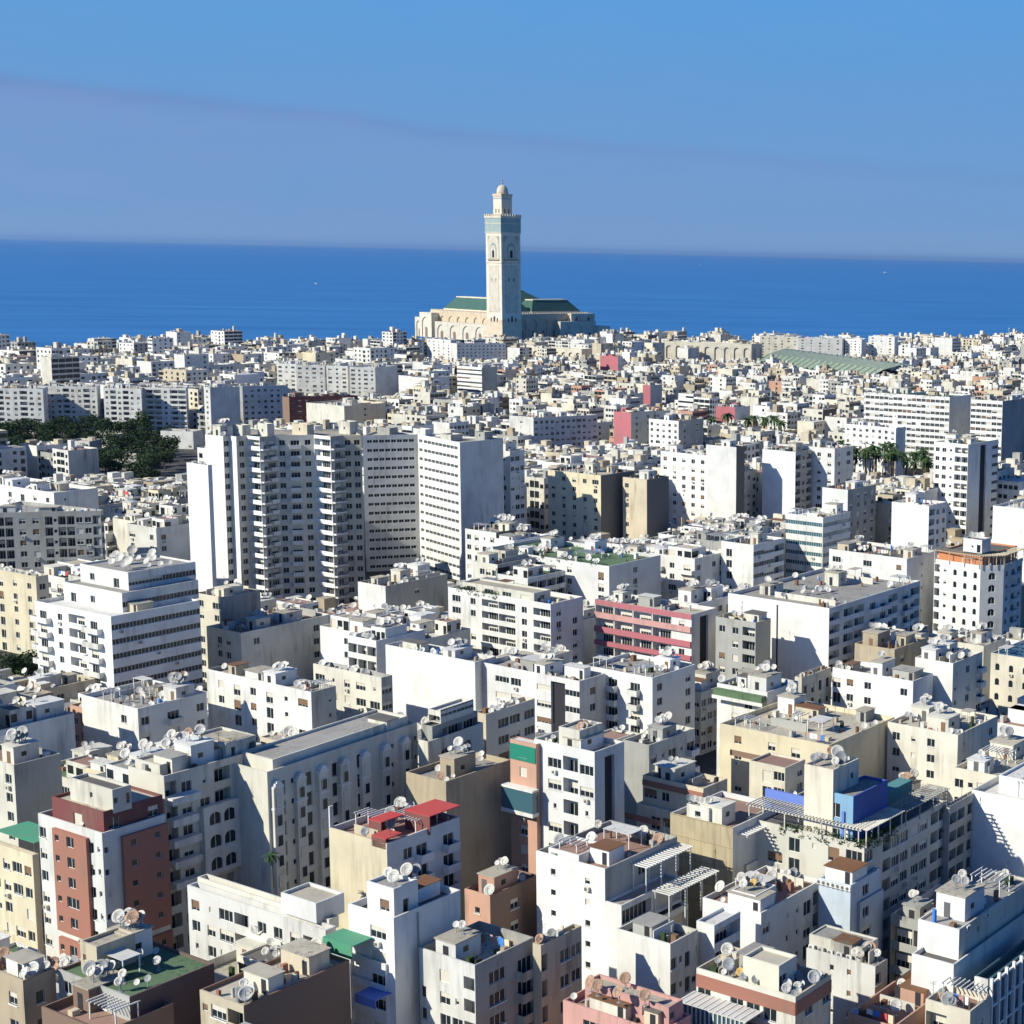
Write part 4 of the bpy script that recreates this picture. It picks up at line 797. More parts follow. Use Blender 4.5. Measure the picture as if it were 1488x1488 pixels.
for k, (x0, x1, y) in enumerate(((402, 430, 528), (430, 472, 530), (474, 505, 531), (508, 545, 533))):
    z = 38; a = at(x0, y, z); c = at(x1, y+1, z)
    add_building('%s block of the sunlit white row' % ('first', 'second', 'third', 'fourth')[k], '%s from left of the sunlit white apartment row' % ('first', 'second', 'third', 'fourth')[k], [a, c, (c[0]+14, c[1]+22), (a[0]+14, a[1]+22)], z,
        ['WwWw'[:3+k % 2], '.'], ['white', 'white'], 'roof_white', 572, dishes=0, group='sunlit white apartment row')
H('striped white office block', 'white office block with three dark horizontal glass bands', 700, 534, 664, 722, 40, 'RR', '.', ['bright', 'grey'], 'roof_white', 570, dishes=0)
H('long blue-shaded hall', 'long blue-grey shaded building with small square windows right of the slab tower', 775, 607, 740, 868, 42, 'w', 'wwwwwwwwwwww', ['white', 'white'], 'roof_grey', 645, aR=64, dishes=11)
H('low white hall left of centre', 'long low cream building with a flat roof above the sawtooth tower', 500, 590, 445, 560, 36, '.', '.w.', ['offwhite', 'beige'], 'roof_white', 612, dishes=2)
H('dark blue slab before the prayer hall', 'dark blue-grey shaded slab directly in front of the prayer hall', 664, 499, 655, 735, 30, '.', 'wwwwwwwwwwww', ['white', 'white'], 'roof_dark', 524, aR=75, dishes=0, sheds=0)
H('white stepped hotel by the prayer hall', 'white stepped block left of the dark blue slab', 655, 494, 620, 664, 32, 'wwwww', '.', ['bright', 'white'], 'roof_white', 520, dishes=0, sheds=0)
b = H('crenellated cream hall', 'cream public building with tall arched bays below the minaret', 845, 507, 742, 862, 26, 'ZZZZZZZZZZ', '.', ['cream', 'cream'], 'roof_white', 520, aL=122, nst=1, dishes=0, sheds=0, name='public_hall')
b = H('crenellated cream block right', 'cream crenellated building with large arches right of the minaret', 1092, 500, 965, 1108, 28, 'ZZZZZZZZZ', 'ZZ', ['cream', 'cream'], 'roof_white', 524, aL=116, nst=1, dishes=0, sheds=0, name='public_hall')
for k, (x0, x1, y) in enumerate(((1104, 1160, 488), (1160, 1224, 491), (1228, 1252, 492), (1262, 1300, 488))):
    z = 34; a = at(x0, y, z); c = at(x1, y+1.5, z)
    add_building('%s of the pale seafront row' % ('leftmost', 'second', 'third', 'rightmost')[k], '%s cream apartment block of the seafront row behind the green roof' % ('leftmost', 'second', 'third', 'rightmost')[k], [a, c, (c[0]+10, c[1]+25), (a[0]+10, a[1]+25)], z,
        ['WwWwWwWw'[:6-k], 'w'], ['white' if k else 'cream', 'paleblue'], 'roof_white', 518, dishes=0, sheds=1, group='seafront row behind the green roof')  # side and back walls: shaded copy of white, blue shade painted in
# ================================================================== KEEP-OUT AREAS
def area(z, *pts): return [at(x, y, z) for x, y in pts]
PARK = area(17, (-40, 630), (150, 624), (275, 640), (318, 690), (215, 716), (120, 690), (-40, 700))
PALMS = area(17, (1222, 680), (1345, 688), (1352, 722), (1228, 712))
SHED = area(22, (1100, 524), (1262, 548), (1328, 541), (1150, 517))
MIN = atd(733, 495, 2200)[:2]
mA, mB_ = dr(321), dr(51)
C0 = (MIN[0]+12*(mA[0]+mB_[0])*.9, MIN[1]+12*(mA[1]+mB_[1])*.9)
def mp(a, b): return (C0[0]+mA[0]*a+mB_[0]*b, C0[1]+mA[1]*a+mB_[1]*b)
MOSQ = [mp(190, -25), mp(-35, -35), mp(-25, 170), mp(190, 170)]
KEEP = [PARK, PALMS, SHED, MOSQ]

# ================================================================== INFILL CITY on the same street grid
HB = []
for b in BUILDINGS:
    xs = [pr(p[0], p[1], b['z'])[0] for p in (b['poly'][:3] if len(b['poly']) < 7 else b['poly'])]; D = min(math.hypot(*p) for p in b['poly'])
    HB.append((min(xs), max(xs), b['yb'] or 0, D, b['poly'], math.hypot(*b['poly'][1])))
HB += [(-20, 305, 690, 735, PARK, 810), (1222, 1345, 690, 790, PALMS, 865), (604, 872, 488, 2100, MOSQ, 2100), (1105, 1318, 541, 1450, SHED, 1450)]
def bb(poly): xs = [p[0] for p in poly]; ys = [p[1] for p in poly]; return min(xs), max(xs), min(ys), max(ys)
OCC = [(bb(h[4]), h[4]) for h in HB]+[(bb(k), k) for k in KEEP]
def clear(poly):
    b = bb(poly); pts = list(poly)
    for i in range(4):
        for j in range(4):
            u, v = (i+.5)/4, (j+.5)/4
            pts.append(tuple(poly[0][k]*(1-u)*(1-v)+poly[1][k]*u*(1-v)+poly[2][k]*u*v+poly[3][k]*(1-u)*v for k in (0, 1)))
    for ob, q in OCC:
        if ob[0] > b[1] or ob[1] < b[0] or ob[2] > b[3] or ob[3] < b[2]: continue
        if any(inpoly(p, q) for p in pts) or any(inpoly(p, poly) for p in q): return False
    return True
rf = random.Random(11)
FILL = []
def district(x, y):
    d = math.hypot(x, y); px = pr(x, y, 25)[0]
    if d > 780 and px > 730 and d < 1750 : return 'low'
    if d > 1150: return 'far'
    return 'mid' if d > 560 else 'near'
def lots():
    # u runs along az 134, v along az 44
    BU, BV = 66., 48.
    for iu in range(-40, 40):
        for iv in range(-36, 46):
            cu, cv = iu*BU, iv*BV
            x, y = TL[0]*(cu+33)+TR[0]*(cv+24), TL[1]*(cu+33)+TR[1]*(cv+24)
            d = math.hypot(x, y)
            if y < 60 or d < 130 or d > 2600 or abs(math.degrees(math.atan2(x, y))-1) > 20.5: continue
            dist = district(x, y)
            ww = {'near': (8, 15), 'mid': (9, 15), 'far': (11, 22), 'low': (8, 15)}[dist]
            base = rf.uniform(0, 1); jit = rf.uniform(-4, 4) if dist != 'near' else 0
            if dist == 'low' and rf.random() < .1: continue
            rows = 2 if dist == 'far' else 3
            depth = (BV-(9 if dist == 'far' else 7))/rows if dist != 'low' else (BV-8)/rows
            u_end = BU-(9 if dist in ('near', 'mid') else 12) if dist != 'low' else BU-8
            for r in range(rows):
                u = 0
                while u < u_end-4:
                    w = min(rf.uniform(*ww), u_end-u)
                    if u_end-u-w < 5: w = u_end-u
                    a0, a1 = cu+u, cu+u+w; b0, b1 = cv+r*depth, cv+(r+1)*depth-(.02 if r < rows-1 else 0)-rf.choice((0, 0, 0, 3, 5) if r == rows-1 else (0, 0, 0, 0))
                    if r == 0: b0 += rf.choice((0, 0, 0, 1.2, 2.5))
                    u += w+.02
                    c, s = math.cos(R_(jit)), math.sin(R_(jit))
                    def T(a, b):
                        a2, b2 = (a-cu)*c-(b-cv)*s+cu, (a-cu)*s+(b-cv)*c+cv
                        return (TL[0]*a2+TR[0]*b2, TL[1]*a2+TR[1]*b2)
                    yield [T(a0, b0), T(a1, b0), T(a1, b1), T(a0, b1)], dist, base
for poly, dist, base in lots():
    cx_, cy_ = sum(p[0] for p in poly)/4, sum(p[1] for p in poly)/4
    if coast(cx_, cy_) < 25: continue
    g = gz(cx_, cy_); D = math.hypot(cx_, cy_)
    h = {'near': rf.choice((4, 5, 5, 6, 6, 7)), 'mid': rf.choice((3, 4, 5, 5, 6, 7)), 'far': rf.choice((2, 3, 4, 4, 5, 6, 7, 8)), 'low': rf.choice((1, 2, 2, 3, 3, 4, 5, 6))}[dist]*3.1+.9+rf.uniform(.1, .9)
    z = g+h
    if dist == 'far' and rf.random() < .05: z += 12
    X = [pr(p[0], p[1], z) for p in poly]
    x0, x1 = min(q[0] for q in X), max(q[0] for q in X)
    if x1 < -30 or x0 > 1518: continue
    if D < 260 and min(q[1] for q in X) > 1560: continue
    if not clear(poly): continue
    ok = True; Dn = min(math.hypot(*p) for p in poly)
    for hx0, hx1, yb, hd, hp, hc in HB:
        if yb and hx1 > x0+1 and hx0 < x1-1 and hc > D:
            # the lower part of the nearer block has to stay under the visible part of the farther one
            for _ in range(14):
                tp = min(pr(p[0], p[1], z+2.2)[1] for p in poly)
                if tp < yb-2: z -= 1.6
                else: break
            if z < g+4.5: ok = False; break
    if ok and D < 640:      # close ranks: the nearer block comes up to where the photograph shows it
        lim = [yb for hx0, hx1, yb, hd, hp, hc in HB if yb and hx1 > x0+1 and hx0 < x1-1 and hc > D]
        if lim:
            yl = max(lim)+rf.uniform(0, 16)
            while z < g+rf.uniform(22, 28) and min(pr(p[0], p[1], z+3.)[1] for p in poly) > yl: z += .8
    if not ok: continue
    # size in the picture
    X = [pr(p[0], p[1], z) for p in poly]; yt = min(q[1] for q in X); yb_ = max(q[1] for q in X)
    bot = pr(poly[1][0], poly[1][1], g)[1]
    if yt > 1500: vis = 0
    else: vis = max(0, min(x1, 1488)-max(x0, 0))*(min(1488, yb_+min(60, (bot-yb_)*.5))-max(0, yt))
    FILL.append(dict(poly=poly, z=z, g=g, dist=dist, D=D, vis=vis, px=(x0, x1), py=yt))
FILL.sort(key=lambda f: -f['vis'])
NH = len(BUILDINGS); NTH = 298-NH
print('heroes', NH, 'infill', len(FILL))
PAT_L = ['wwww', 'w.wW', 'LLL', 'WwW', 'BwB', 'w.w', '.', '.', '.', 'wLLw', 'RR', 'wwBw', 'qwWw', 'DwD', '..w.']
PAT_R = ['.', '.', 'w.w', 'wwWww', 'LwwL', '.', 'BwwB', 'w.ww', 'RRR', 'LLLL', 'TwwT', 'V..', 'WwBwW', 'DwwD']
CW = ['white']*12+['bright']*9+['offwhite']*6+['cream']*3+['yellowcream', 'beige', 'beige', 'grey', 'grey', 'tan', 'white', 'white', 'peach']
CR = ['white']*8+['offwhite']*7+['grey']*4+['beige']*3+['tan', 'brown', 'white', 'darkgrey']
CN = {'white': 'white', 'bright': 'bright white', 'offwhite': 'off-white', 'cream': 'cream', 'yellowcream': 'pale yellow', 'beige': 'beige', 'grey': 'grey', 'tan': 'tan', 'paleblue': 'pale blue', 'peach': 'salmon', 'brown': 'brown'}
RF = ['roof_grey', 'roof_beige', 'roof_beige', 'roof_white', 'roof_red', 'roof_grey', 'roof_grey', 'roof_beige', 'roof_green', 'roof_dark']
FAR = [MB(), MB()]
def farbuild(f, rng):
    mb = FAR[0]; cw = 'wall_'+rng.choice(CW[:-1] if f['dist'] != 'low' else ['white', 'offwhite', 'beige', 'grey', 'bright', 'offwhite', 'white', 'white', 'white', 'tan', 'cream', 'bright', 'peach']); cr_ = 'wall_'+rng.choice(CR)
    if rng.random() < .55: cr_ = cw
    poly, z, g = f['poly'], f['z'], f['g']; n = max(1, int((z-g-1)/3.1)); D = f['D']
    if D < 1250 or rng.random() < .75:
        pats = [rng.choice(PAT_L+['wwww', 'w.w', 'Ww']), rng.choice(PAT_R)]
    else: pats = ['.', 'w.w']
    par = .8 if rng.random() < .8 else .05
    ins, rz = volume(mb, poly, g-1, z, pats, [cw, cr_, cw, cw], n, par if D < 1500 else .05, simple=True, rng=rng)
    mb.poly([(p[0], p[1], rz) for p in ins], rng.choice(RF[:8]))
    B, eL, LL, eR, LR = frame_of(ins)
    for k in range(rng.choice((1, 1, 2, 3, 3, 4))):
        wa, wb = rng.uniform(1.2, 4.5), rng.uniform(1.2, 4.5); a, b = rng.uniform(0, max(.1, LL-wa)), rng.uniform(0, max(.1, LR-wb)); h = rng.choice((1.2, 2.3, 2.5, 2.8, 4.5))
        mb.box(B, eL, eR, a, a+wa, b, b+wb, rz, rz+h, rng.choice((cw, 'wall_white', 'wall_beige', 'wall_offwhite', 'wall_grey', 'wall_tan')), None, bottom=False)
    for k in range(rng.choice((2, 3, 5, 6))):
        s = rng.uniform(.3, 1.1); a, b = rng.uniform(0, LL-s), rng.uniform(0, LR-s)
        mb.box(B, eL, eR, a, a+s, b, b+s, rz, rz+rng.uniform(.5, 1.6), rng.choice(('wall_white', 'wall_white', 'wall_grey', 'dish_white', 'dark', 'rust')), None, bottom=False)
    if D < 1500:
        for k in range(rng.choice((0, 2, 4, 7))):
            a, b = rng.uniform(.5, LL-.5), rng.uniform(.5, LR-.5); STUFFDISH.append((B[0]+eL[0]*a+eR[0]*b, B[1]+eL[1]*a+eR[1]*b, rz+rng.choice((0, 0, .8)), rng.uniform(.9, 1.5)))
for i, f in enumerate(FILL):
    rng = random.Random(1000+i)
    if i < NTH and f['vis'] > 0:
        near = f['D'] < 620
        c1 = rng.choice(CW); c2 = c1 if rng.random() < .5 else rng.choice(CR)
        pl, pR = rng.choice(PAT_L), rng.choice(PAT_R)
        rm = rng.choice(RF)
        bd = add_building('x', 'x', f['poly'], f['z'], [pl, pR], [c1, c2], rm, None, par=rng.choice((.5, .8, 1.0, 1.1)), hero=False, seed=500+i, level=(2 if rng.random() < .5 else 1) if near else (1 if f['D'] < 900 else 0),
                          dishes=(rng.choice((3, 6, 8, 12, 16, 20)) if near else rng.choice((0, 1, 3, 4))), bk=rng.choice('wwcg'), back='w.w' if near else '.')
        bd['cn'] = CN[c1]; bd['f'] = f
    else: farbuild(f, rng)
# unique names for the infill: relation to a landmark block, then order from the left
LM = [b for b in BUILDINGS if b['hero']]
def ctr(b): p = b['poly'][1]; q = [pr(k[0], k[1], b['z']) for k in b['poly'][:3]]; return (sum(k[0] for k in q)/3, q[1][1]), (max(k[0] for k in q)-min(k[0] for k in q))/2
for b in LM: b['c'], b['hw'] = ctr(b)
ORD = ['first', 'second', 'third', 'fourth', 'fifth', 'sixth', 'seventh', 'eighth', 'ninth', 'tenth', 'eleventh', 'twelfth', 'thirteenth', 'fourteenth', 'fifteenth', 'sixteenth', 'seventeenth', 'eighteenth', 'nineteenth', 'twentieth']
def ordn(i):
    if i < 20: return ORD[i]
    return {2: 'twenty-', 3: 'thirty-', 4: 'forty-', 5: 'fifty-', 6: 'sixty-', 7: 'seventy-', 8: 'eighty-'}[(i+1)//10]+ORD[(i+1) % 10-1] if (i+1) % 10 else {3: 'thirtieth', 4: 'fortieth', 5: 'fiftieth', 6: 'sixtieth', 7: 'seventieth', 8: 'eightieth', 9: 'ninetieth'}[(i+1)//10]
gr = {}
for b in BUILDINGS:
    if b['hero']: continue
    b['c'], b['hw'] = ctr(b)
    cand = [h for h in LM if 0 < h['c'][0] < 1488 and h['c'][1] < 1488] or LM
    h = min(cand, key=lambda h: math.hypot(h['c'][0]-b['c'][0], (h['c'][1]-b['c'][1])*1.3)+len(h['short'])*.5)
    dx, dy = b['c'][0]-h['c'][0], b['c'][1]-h['c'][1]
    rel = ('above' if dy < 0 else 'below') if abs(dx) < h['hw']+8 or abs(dy) > abs(dx) else ('left of' if dx < 0 else 'right of')
    b['short'] = '%s block %s the %s' % (b['cn'], rel, h['short'])
    gr.setdefault(b['short'], []).append(b)
for s, l in gr.items():
    l.sort(key=lambda b: b['c'][0])
    if len(l) > 1:
        for i, b in enumerate(l): b['short'] = ordn(i)+' '+s
    for i, b in enumerate(l): b['root']['label'] = b['short']
me = FAR[0].mesh('distant_houses'); link('distant_houses', me, label='mass of small pale distant houses between the named blocks and the sea', cat='houses', kind='stuff')

# ================================================================== DISHES
def dish_parts(r, m):
    bowl = MB(); seg, rings = 16, 4; k = bowl.mid(m); el = R_(38)
    def P(u, w, q): # in dish frame: q along axis; axis points to -y and up
        return (u, -q*math.cos(el)+w*math.sin(el), q*math.sin(el)+w*math.cos(el)+1.0+r*.55)
    for side in (0, 1):
        base = len(bowl.v); bowl.v.append(P(0, 0, -.03*side))
        for i in range(1, rings+1):
            rr = r*i/rings
            for j in range(seg): a = 2*math.pi*j/seg; bowl.v.append(P(rr*math.cos(a), rr*math.sin(a)*1.05, .30*rr*rr/r-.03*side))
        for j in range(seg):
            f = (base, base+1+j, base+1+(j+1) % seg); bowl.f.append(f if not side else f[::-1]); bowl.m.append(k)
        for i in range(rings-1):
            for j in range(seg):
                a = base+1+i*seg+j; b = base+1+i*seg+(j+1) % seg; f = (a, a+seg, b+seg, b); bowl.f.append(f if not side else f[::-1]); bowl.m.append(k)
    n0 = 1+(rings-1)*seg; off = 1+rings*seg
    for j in range(seg): bowl.f.append((n0+j, n0+off+j, n0+off+(j+1) % seg, n0+(j+1) % seg)); bowl.m.append(k)
    arm = MB(); tip = P(0, 0, r*.95); arm.tube(P(0, -r*.9, .25*r), tip, .025, .02, 'rail', 6); arm.tube(tip, P(0, 0, r*.78), .06, .06, 'dish_grey', 8)
    arm.tube(P(r*.8, r*.3, .2*r), tip, .012, .012, 'rail', 4); arm.tube(P(-r*.8, r*.3, .2*r), tip, .012, .012, 'rail', 4)
    st = MB(); c = P(0, 0, -.12); st.tube((0, .12, 0), (c[0], c[1]+.05, c[2]), .045, .04, 'steel', 8); st.tube((c[0], c[1]+.05, c[2]), P(0, 0, -.02), .07, .07, 'steel', 6); st.box((0, 0), (1, 0), (0, 1), -.25, .25, -.1, .35, 0, .06, 'steel')
    st.tube((.2, .3, 0), (c[0], c[1]+.05, c[2]*.7), .02, .02, 'steel', 5); st.tube((-.2, .3, 0), (c[0], c[1]+.05, c[2]*.7), .02, .02, 'steel', 5)
    return bowl, arm, st
DM = {}
def dish_mesh(r, m, parts):
    key = (round(r, 1), m, parts)
    if key not in DM:
        B_, A_, S_ = dish_parts(key[0], m)
        if parts: DM[key] = (B_.mesh('bowl_mesh', True), A_.mesh('arm_mesh'), S_.mesh('stand_mesh'))
        else:
            for q in (A_, S_):
                o = len(B_.v); B_.v += q.v
                for f, mi in zip(q.f, q.m): B_.f.append(tuple(o+i for i in f)); B_.m.append(B_.mid(q.ms[mi]))
            DM[key] = B_.mesh('dish_mesh')
    return DM[key]
rd = random.Random(5)
def inview(x, y, z): p = pr(x, y, z); return 0 < p[0] < 1488 and 0 < p[1] < 1488
dl = [d for d in DISHES if inview(*d[:3])]
print('dishes', len(dl), len(STUFFDISH))
dl.sort(key=lambda d: -d[3]/math.hypot(d[0], d[1]))
top, rest = dl[:290], dl[290:]
groups = {}
DC = {'dish_white': 'white', 'dish_grey': 'dark grey', 'dish_rust': 'rusty', 'dish_yellow': 'yellow'}
for d in top:
    m = 'dish_white' if d[5] < .62 else 'dish_grey' if d[5] < .82 else 'dish_rust' if d[5] < .985 else 'dish_yellow'
    r = round(d[3]*.5, 1) if d[3] < 1.5 else round(d[3]*.5, 1); az = rd.gauss(200, 14)
    x, y, z = d[:3]; rz = math.pi-R_(az)
    near = math.hypot(x, y) < 330
    ms = dish_mesh(r, m, near)
    if near:
        o = link('satellite_dish', None, None, (x, y, z), rz)
        link('bowl', ms[0], o); link('feed_arm', ms[1], o); link('stand', ms[2], o)
    else: o = link('satellite_dish', ms, None, (x, y, z), rz)
    o['category'] = 'satellite dish'; o['group'] = 'rooftop satellite dishes'
    groups.setdefault((id(d[4]), m), []).append((pr(x, y, z)[0], o, d[4], m))
for k, l in groups.items():
    l.sort(key=lambda q: q[0])
    for i, (px, o, bd, m) in enumerate(l):
        s = bd['short']; c = DC[m]
        o['label'] = ('%s %s dish from left on the %s' % (ordn(i), c, s)) if len(l) > 1 else 'only %s dish on the %s' % (c, s)
        if len(o['label'].split()) > 16: o['label'] = o['label'].replace('dish from left on the', 'dish on')
        if len(o['label'].split()) > 16: o['label'] = ' '.join(o['label'].split()[:16])
mb = MB(); sp = {}
def smalldish(x, y, z, r, az, m):
    k = mb.mid(m); e = R_(38); ax = (math.sin(R_(az))*math.cos(e), math.cos(R_(az))*math.cos(e), math.sin(e)); s = (math.cos(R_(az)), -math.sin(R_(az)), 0)
    u = (s[1]*ax[2]-s[2]*ax[1], s[2]*ax[0]-s[0]*ax[2], s[0]*ax[1]-s[1]*ax[0]); c = (x, y, z+.8+r*.5); b = len(mb.v); n = 10
    mb.v.append(tuple(c[i]-ax[i]*r*.25 for i in range(3))); mb.v.append(tuple(c[i]-ax[i]*(r*.25+.04) for i in range(3)))
    for j in range(n): a = 2*math.pi*j/n; mb.v.append(tuple(c[i]+(s[i]*math.cos(a)+u[i]*math.sin(a))*r for i in range(3)))
    for j in range(n): mb.f.append((b, b+2+j, b+2+(j+1) % n)); mb.m.append(k); mb.f.append((b+1, b+2+(j+1) % n, b+2+j)); mb.m.append(k)
    mb.tube((x, y, z), (c[0]-ax[0]*r*.3, c[1]-ax[1]*r*.3, c[2]-ax[2]*r*.3), .05, .05, 'steel', 4, False)
for d in rest: smalldish(d[0], d[1], d[2], d[3]*.5, rd.gauss(200, 14), 'dish_white' if d[5] < .75 else 'dish_grey')
for x, y, z, s in STUFFDISH: smalldish(x, y, z, s*.5, rd.gauss(200, 14), 'dish_white' if rd.random() < .8 else 'dish_grey')
if mb.v: link('distant_satellite_dishes', mb.mesh('distant_satellite_dishes'), label='scatter of tiny satellite dishes over the distant roofs', cat='satellite dishes', kind='stuff')

# ================================================================== AIR CONDITIONERS
acm = MB(); acm.box((0, 0), (1, 0), (0, -1), -.42, .42, 0, .32, .12, .78, 'wall_white'); acm.tube((-.1, -.32, .45), (-.1, -.335, .45), .25, .25, 'rail', 14)
for q in (-.32, .32): acm.box((0, 0), (1, 0), (0, -1), q-.03, q+.03, 0, .3, 0, .12, 'steel')
acme = acm.mesh('air_conditioner_mesh')
for j, (b, i, a0, a1, n) in enumerate(ACROW):
    P, t, nn, L = face(b['poly'], i)
    for k in range(n):
        a = L*(a0+(a1-a0)*k/max(1, n-1)); z = b['rz'] if j % 2 else b['z']
        link('air_conditioner', acme, None, (P[0]+t[0]*a-nn[0]*.6*(j % 2), P[1]+t[1]*a-nn[1]*.6*(j % 2), z-(0 if j % 2 else .9)), math.atan2(t[1], t[0]),
             '%s air conditioner from left on the %s' % (ordn(k), b['short']), 'air conditioner', 'air conditioners in rows')

# ================================================================== FOLIAGE
def leaves(mb, c, R, n, rng, mats, size=.5, flat=.8):
    for _ in range(n):
        while 1:
            p = [rng.uniform(-1, 1) for _ in range(3)]; q = dot(p, p)
            if .15 < q < 1: break
        x, y, z = c[0]+p[0]*R, c[1]+p[1]*R, c[2]+p[2]*R*flat
        a, e = rng.uniform(0, 6.28), rng.uniform(-1.2, 1.2); s = size*rng.uniform(.6, 1.3)
        u = (math.cos(a)*s, math.sin(a)*s, 0); w = (-math.sin(a)*math.sin(e)*s, math.cos(a)*math.sin(e)*s, math.cos(e)*s)
        m = rng.choice(mats); i = len(mb.v)
        mb.v += [(x-u[0], y-u[1], z-u[2]), (x-w[0]*.6, y-w[1]*.6, z-w[2]*.6), (x+u[0], y+u[1], z+u[2]), (x+w[0]*.7, y+w[1]*.7, z+w[2]*.7)]
        mb.f.append((i, i+1, i+2, i+3)); mb.m.append(mb.mid(m))
TREES = []
rt_ = random.Random(3)
for v in range(5):
    tr = MB(); cw = MB(); H_ = 9+v*.8
    tr.tube((0, 0, 0), (.3, .1, H_*.45), .38, .25, 'trunk', 8)
    for k in range(7):
        a = k*.9+v; R = rt_.uniform(1.7, 3.3); c = (math.cos(a)*rt_.uniform(1, 3.6), math.sin(a)*rt_.uniform(1, 3.6), H_*rt_.uniform(.5, .9))
        tr.tube((.3, .1, H_*.42), c, .14, .05, 'trunk', 5); leaves(cw, c, R, 190, rt_, ('leaf', 'leafdark', 'leaf', 'leaflight') if k % 3 else ('leafdark', 'leafdark', 'leaf'), .42)
    TREES.append((tr.mesh('trunk_mesh'), cw.mesh('crown_mesh')))
def tree(x, y, s=1., label='', group=None, v=None, z=None, cat='tree'):
    t, c = TREES[rt_.randrange(5) if v is None else v]; o = link('broadleaf_tree', None, None, (x, y, gz(x, y) if z is None else z), rt_.uniform(0, 6.28), label, cat, group); o.scale = (s, s, s*rt_.uniform(.85, 1.1))
    link('trunk', t, o); link('crown', c, o)
pts = []
for _ in range(4000):
    x0, x1, y0, y1 = bb(PARK); p = (rt_.uniform(x0, x1), rt_.uniform(y0, y1))
    if inpoly(p, PARK) and all(math.hypot(p[0]-q[0], p[1]-q[1]) > 11.5 for q in pts): pts.append(p)
HALLS = [(150, 640), (262, 640), (190, 672), (120, 655)]
hp = [(at(x, y, 20), x, y) for x, y in HALLS]
pts = [p for p in pts if all(math.hypot(p[0]-h[0][0], p[1]-h[0][1]) > 13 for h in hp)]
pts.sort(key=lambda p: pr(p[0], p[1], 20)[0]); pts = pts[:89]; print('park', len(pts))
for i, p in enumerate(pts):
    near = 'front' if p[1] < sum(q[1] for q in pts)/len(pts) else 'rear'
    tree(p[0], p[1], rt_.uniform(.9, 1.25), '%s tree from left in the dark green park below the shaded row' % ordn(i), 'park trees')
for k, (q, x, y) in enumerate(hp):
    w = (16, 20, 18, 14)[k]; poly = [(q[0]-w/2, q[1]+2), (q[0]+w/2-3, q[1]-3), (q[0]+w/2, q[1]+9), (q[0]-w/2+3, q[1]+13)]
    z = 23+k % 2*2
    add_building('%s park pavilion' % ORD[k], '%s low flat-roofed pale pavilion among the park trees' % ORD[k], poly, z, ['w.w.w', 'w'], ['white', 'offwhite'], 'roof_beige', None, dishes=0, sheds=0, level=0, name='pavilion', nst=1)
STREET_TREES = [(232, 1345, 22, 'dark tree in the alley beside the low white school block'), (258, 1372, 22, 'dark tree at the foot of the brick-panelled block'), (1190, 1010, 22, 'street tree between the green awnings and the white block'),
                (1205, 1022, 22, 'street tree right beside the paired-window block'), (20, 985, 24, 'dark tree left of the large stepped white block'), (45, 975, 24, 'second dark tree at the foot of the stepped white block'),
                (100, 998, 24, 'small tree below the balconies of the stepped white block'), (385, 1268, 30, 'bushy tree behind the parapet of the low white school block'), (205, 700, 22, 'tree at the front edge of the park')]
for x, y, z, l in STREET_TREES:
    p = at(x, y, z); tree(p[0], p[1], .8, l)
PL = []
for v in range(3):
    tr = MB(); cr2 = MB(); h = 8.5+v
    z0 = 0; px_ = 0
    for k in range(6): tr.tube((px_, 0, h*k/6), (px_+.06*v, 0, h*(k+1)/6), .24-.015*k, .23-.015*k, 'trunk', 7); px_ += .06*v
    for k in range(26):
        a = k*2.4; e0 = rt_.uniform(-.3, 1.2); L = rt_.uniform(2.4, 3.3); pv = (px_, 0, h); wd = .42; k2 = cr2.mid(rt_.choice(('palm', 'palm', 'leaf')))
        e = e0
        for s in range(5):
            e -= .33; q = (pv[0]+math.cos(a)*math.cos(e)*L/5, pv[1]+math.sin(a)*math.cos(e)*L/5, pv[2]+math.sin(e)*L/5)
            w0, w1 = wd*(1-s*.16), wd*(1-(s+1)*.16); sx, sy = -math.sin(a), math.cos(a)
            for sg in (-1, 1):
                i = len(cr2.v); cr2.v += [pv, q, (q[0]+sx*w1*sg, q[1]+sy*w1*sg, q[2]-w1*.6), (pv[0]+sx*w0*sg, pv[1]+sy*w0*sg, pv[2]-w0*.6)]; cr2.f.append((i, i+1, i+2, i+3)); cr2.m.append(k2)
            pv = q
    PL.append((tr.mesh('palm_trunk_mesh'), cr2.mesh('palm_crown_mesh')))
palms = []
x0, x1, y0, y1 = bb(PALMS)
for _ in range(3000):
    p = (rt_.uniform(x0, x1), rt_.uniform(y0, y1))
    if inpoly(p, PALMS) and len(palms) < 44 and all(math.hypot(p[0]-q[0], p[1]-q[1]) > 4.2 for q in palms): palms.append(p)
def palm(x, y, z, s, label, group=None):
    t, c = PL[rt_.randrange(3)]; o = link('palm_tree', None, None, (x, y, z), rt_.uniform(0, 6.28), label, 'palm tree', group); o.scale = (s, s, s); link('trunk', t, o); link('crown', c, o)
palms.sort(key=lambda p: pr(p[0], p[1], 25)[0])
for i, p in enumerate(palms): palm(p[0], p[1], gz(*p), 1.6, '%s palm from left in the palm grove below the grand hotel slab' % ordn(i), 'palms below the hotel')
for i, (x, y) in enumerate(((1035, 648), (1060, 650), (1088, 652), (1096, 648), (1110, 650), (1125, 648), (1135, 652))):
    p = at(x, y, 20); palm(p[0], p[1], 18, 1.9, '%s palm from left in the square above the blank white slab' % ordn(i), 'palms in the square')
b0 = [b for b in BUILDINGS if b['short'] == 'low white school block'][0]
p = at(398, 1290, b0['rz']); palm(p[0], p[1], b0['rz'], .48, 'small potted palm on the terrace of the low white school block')
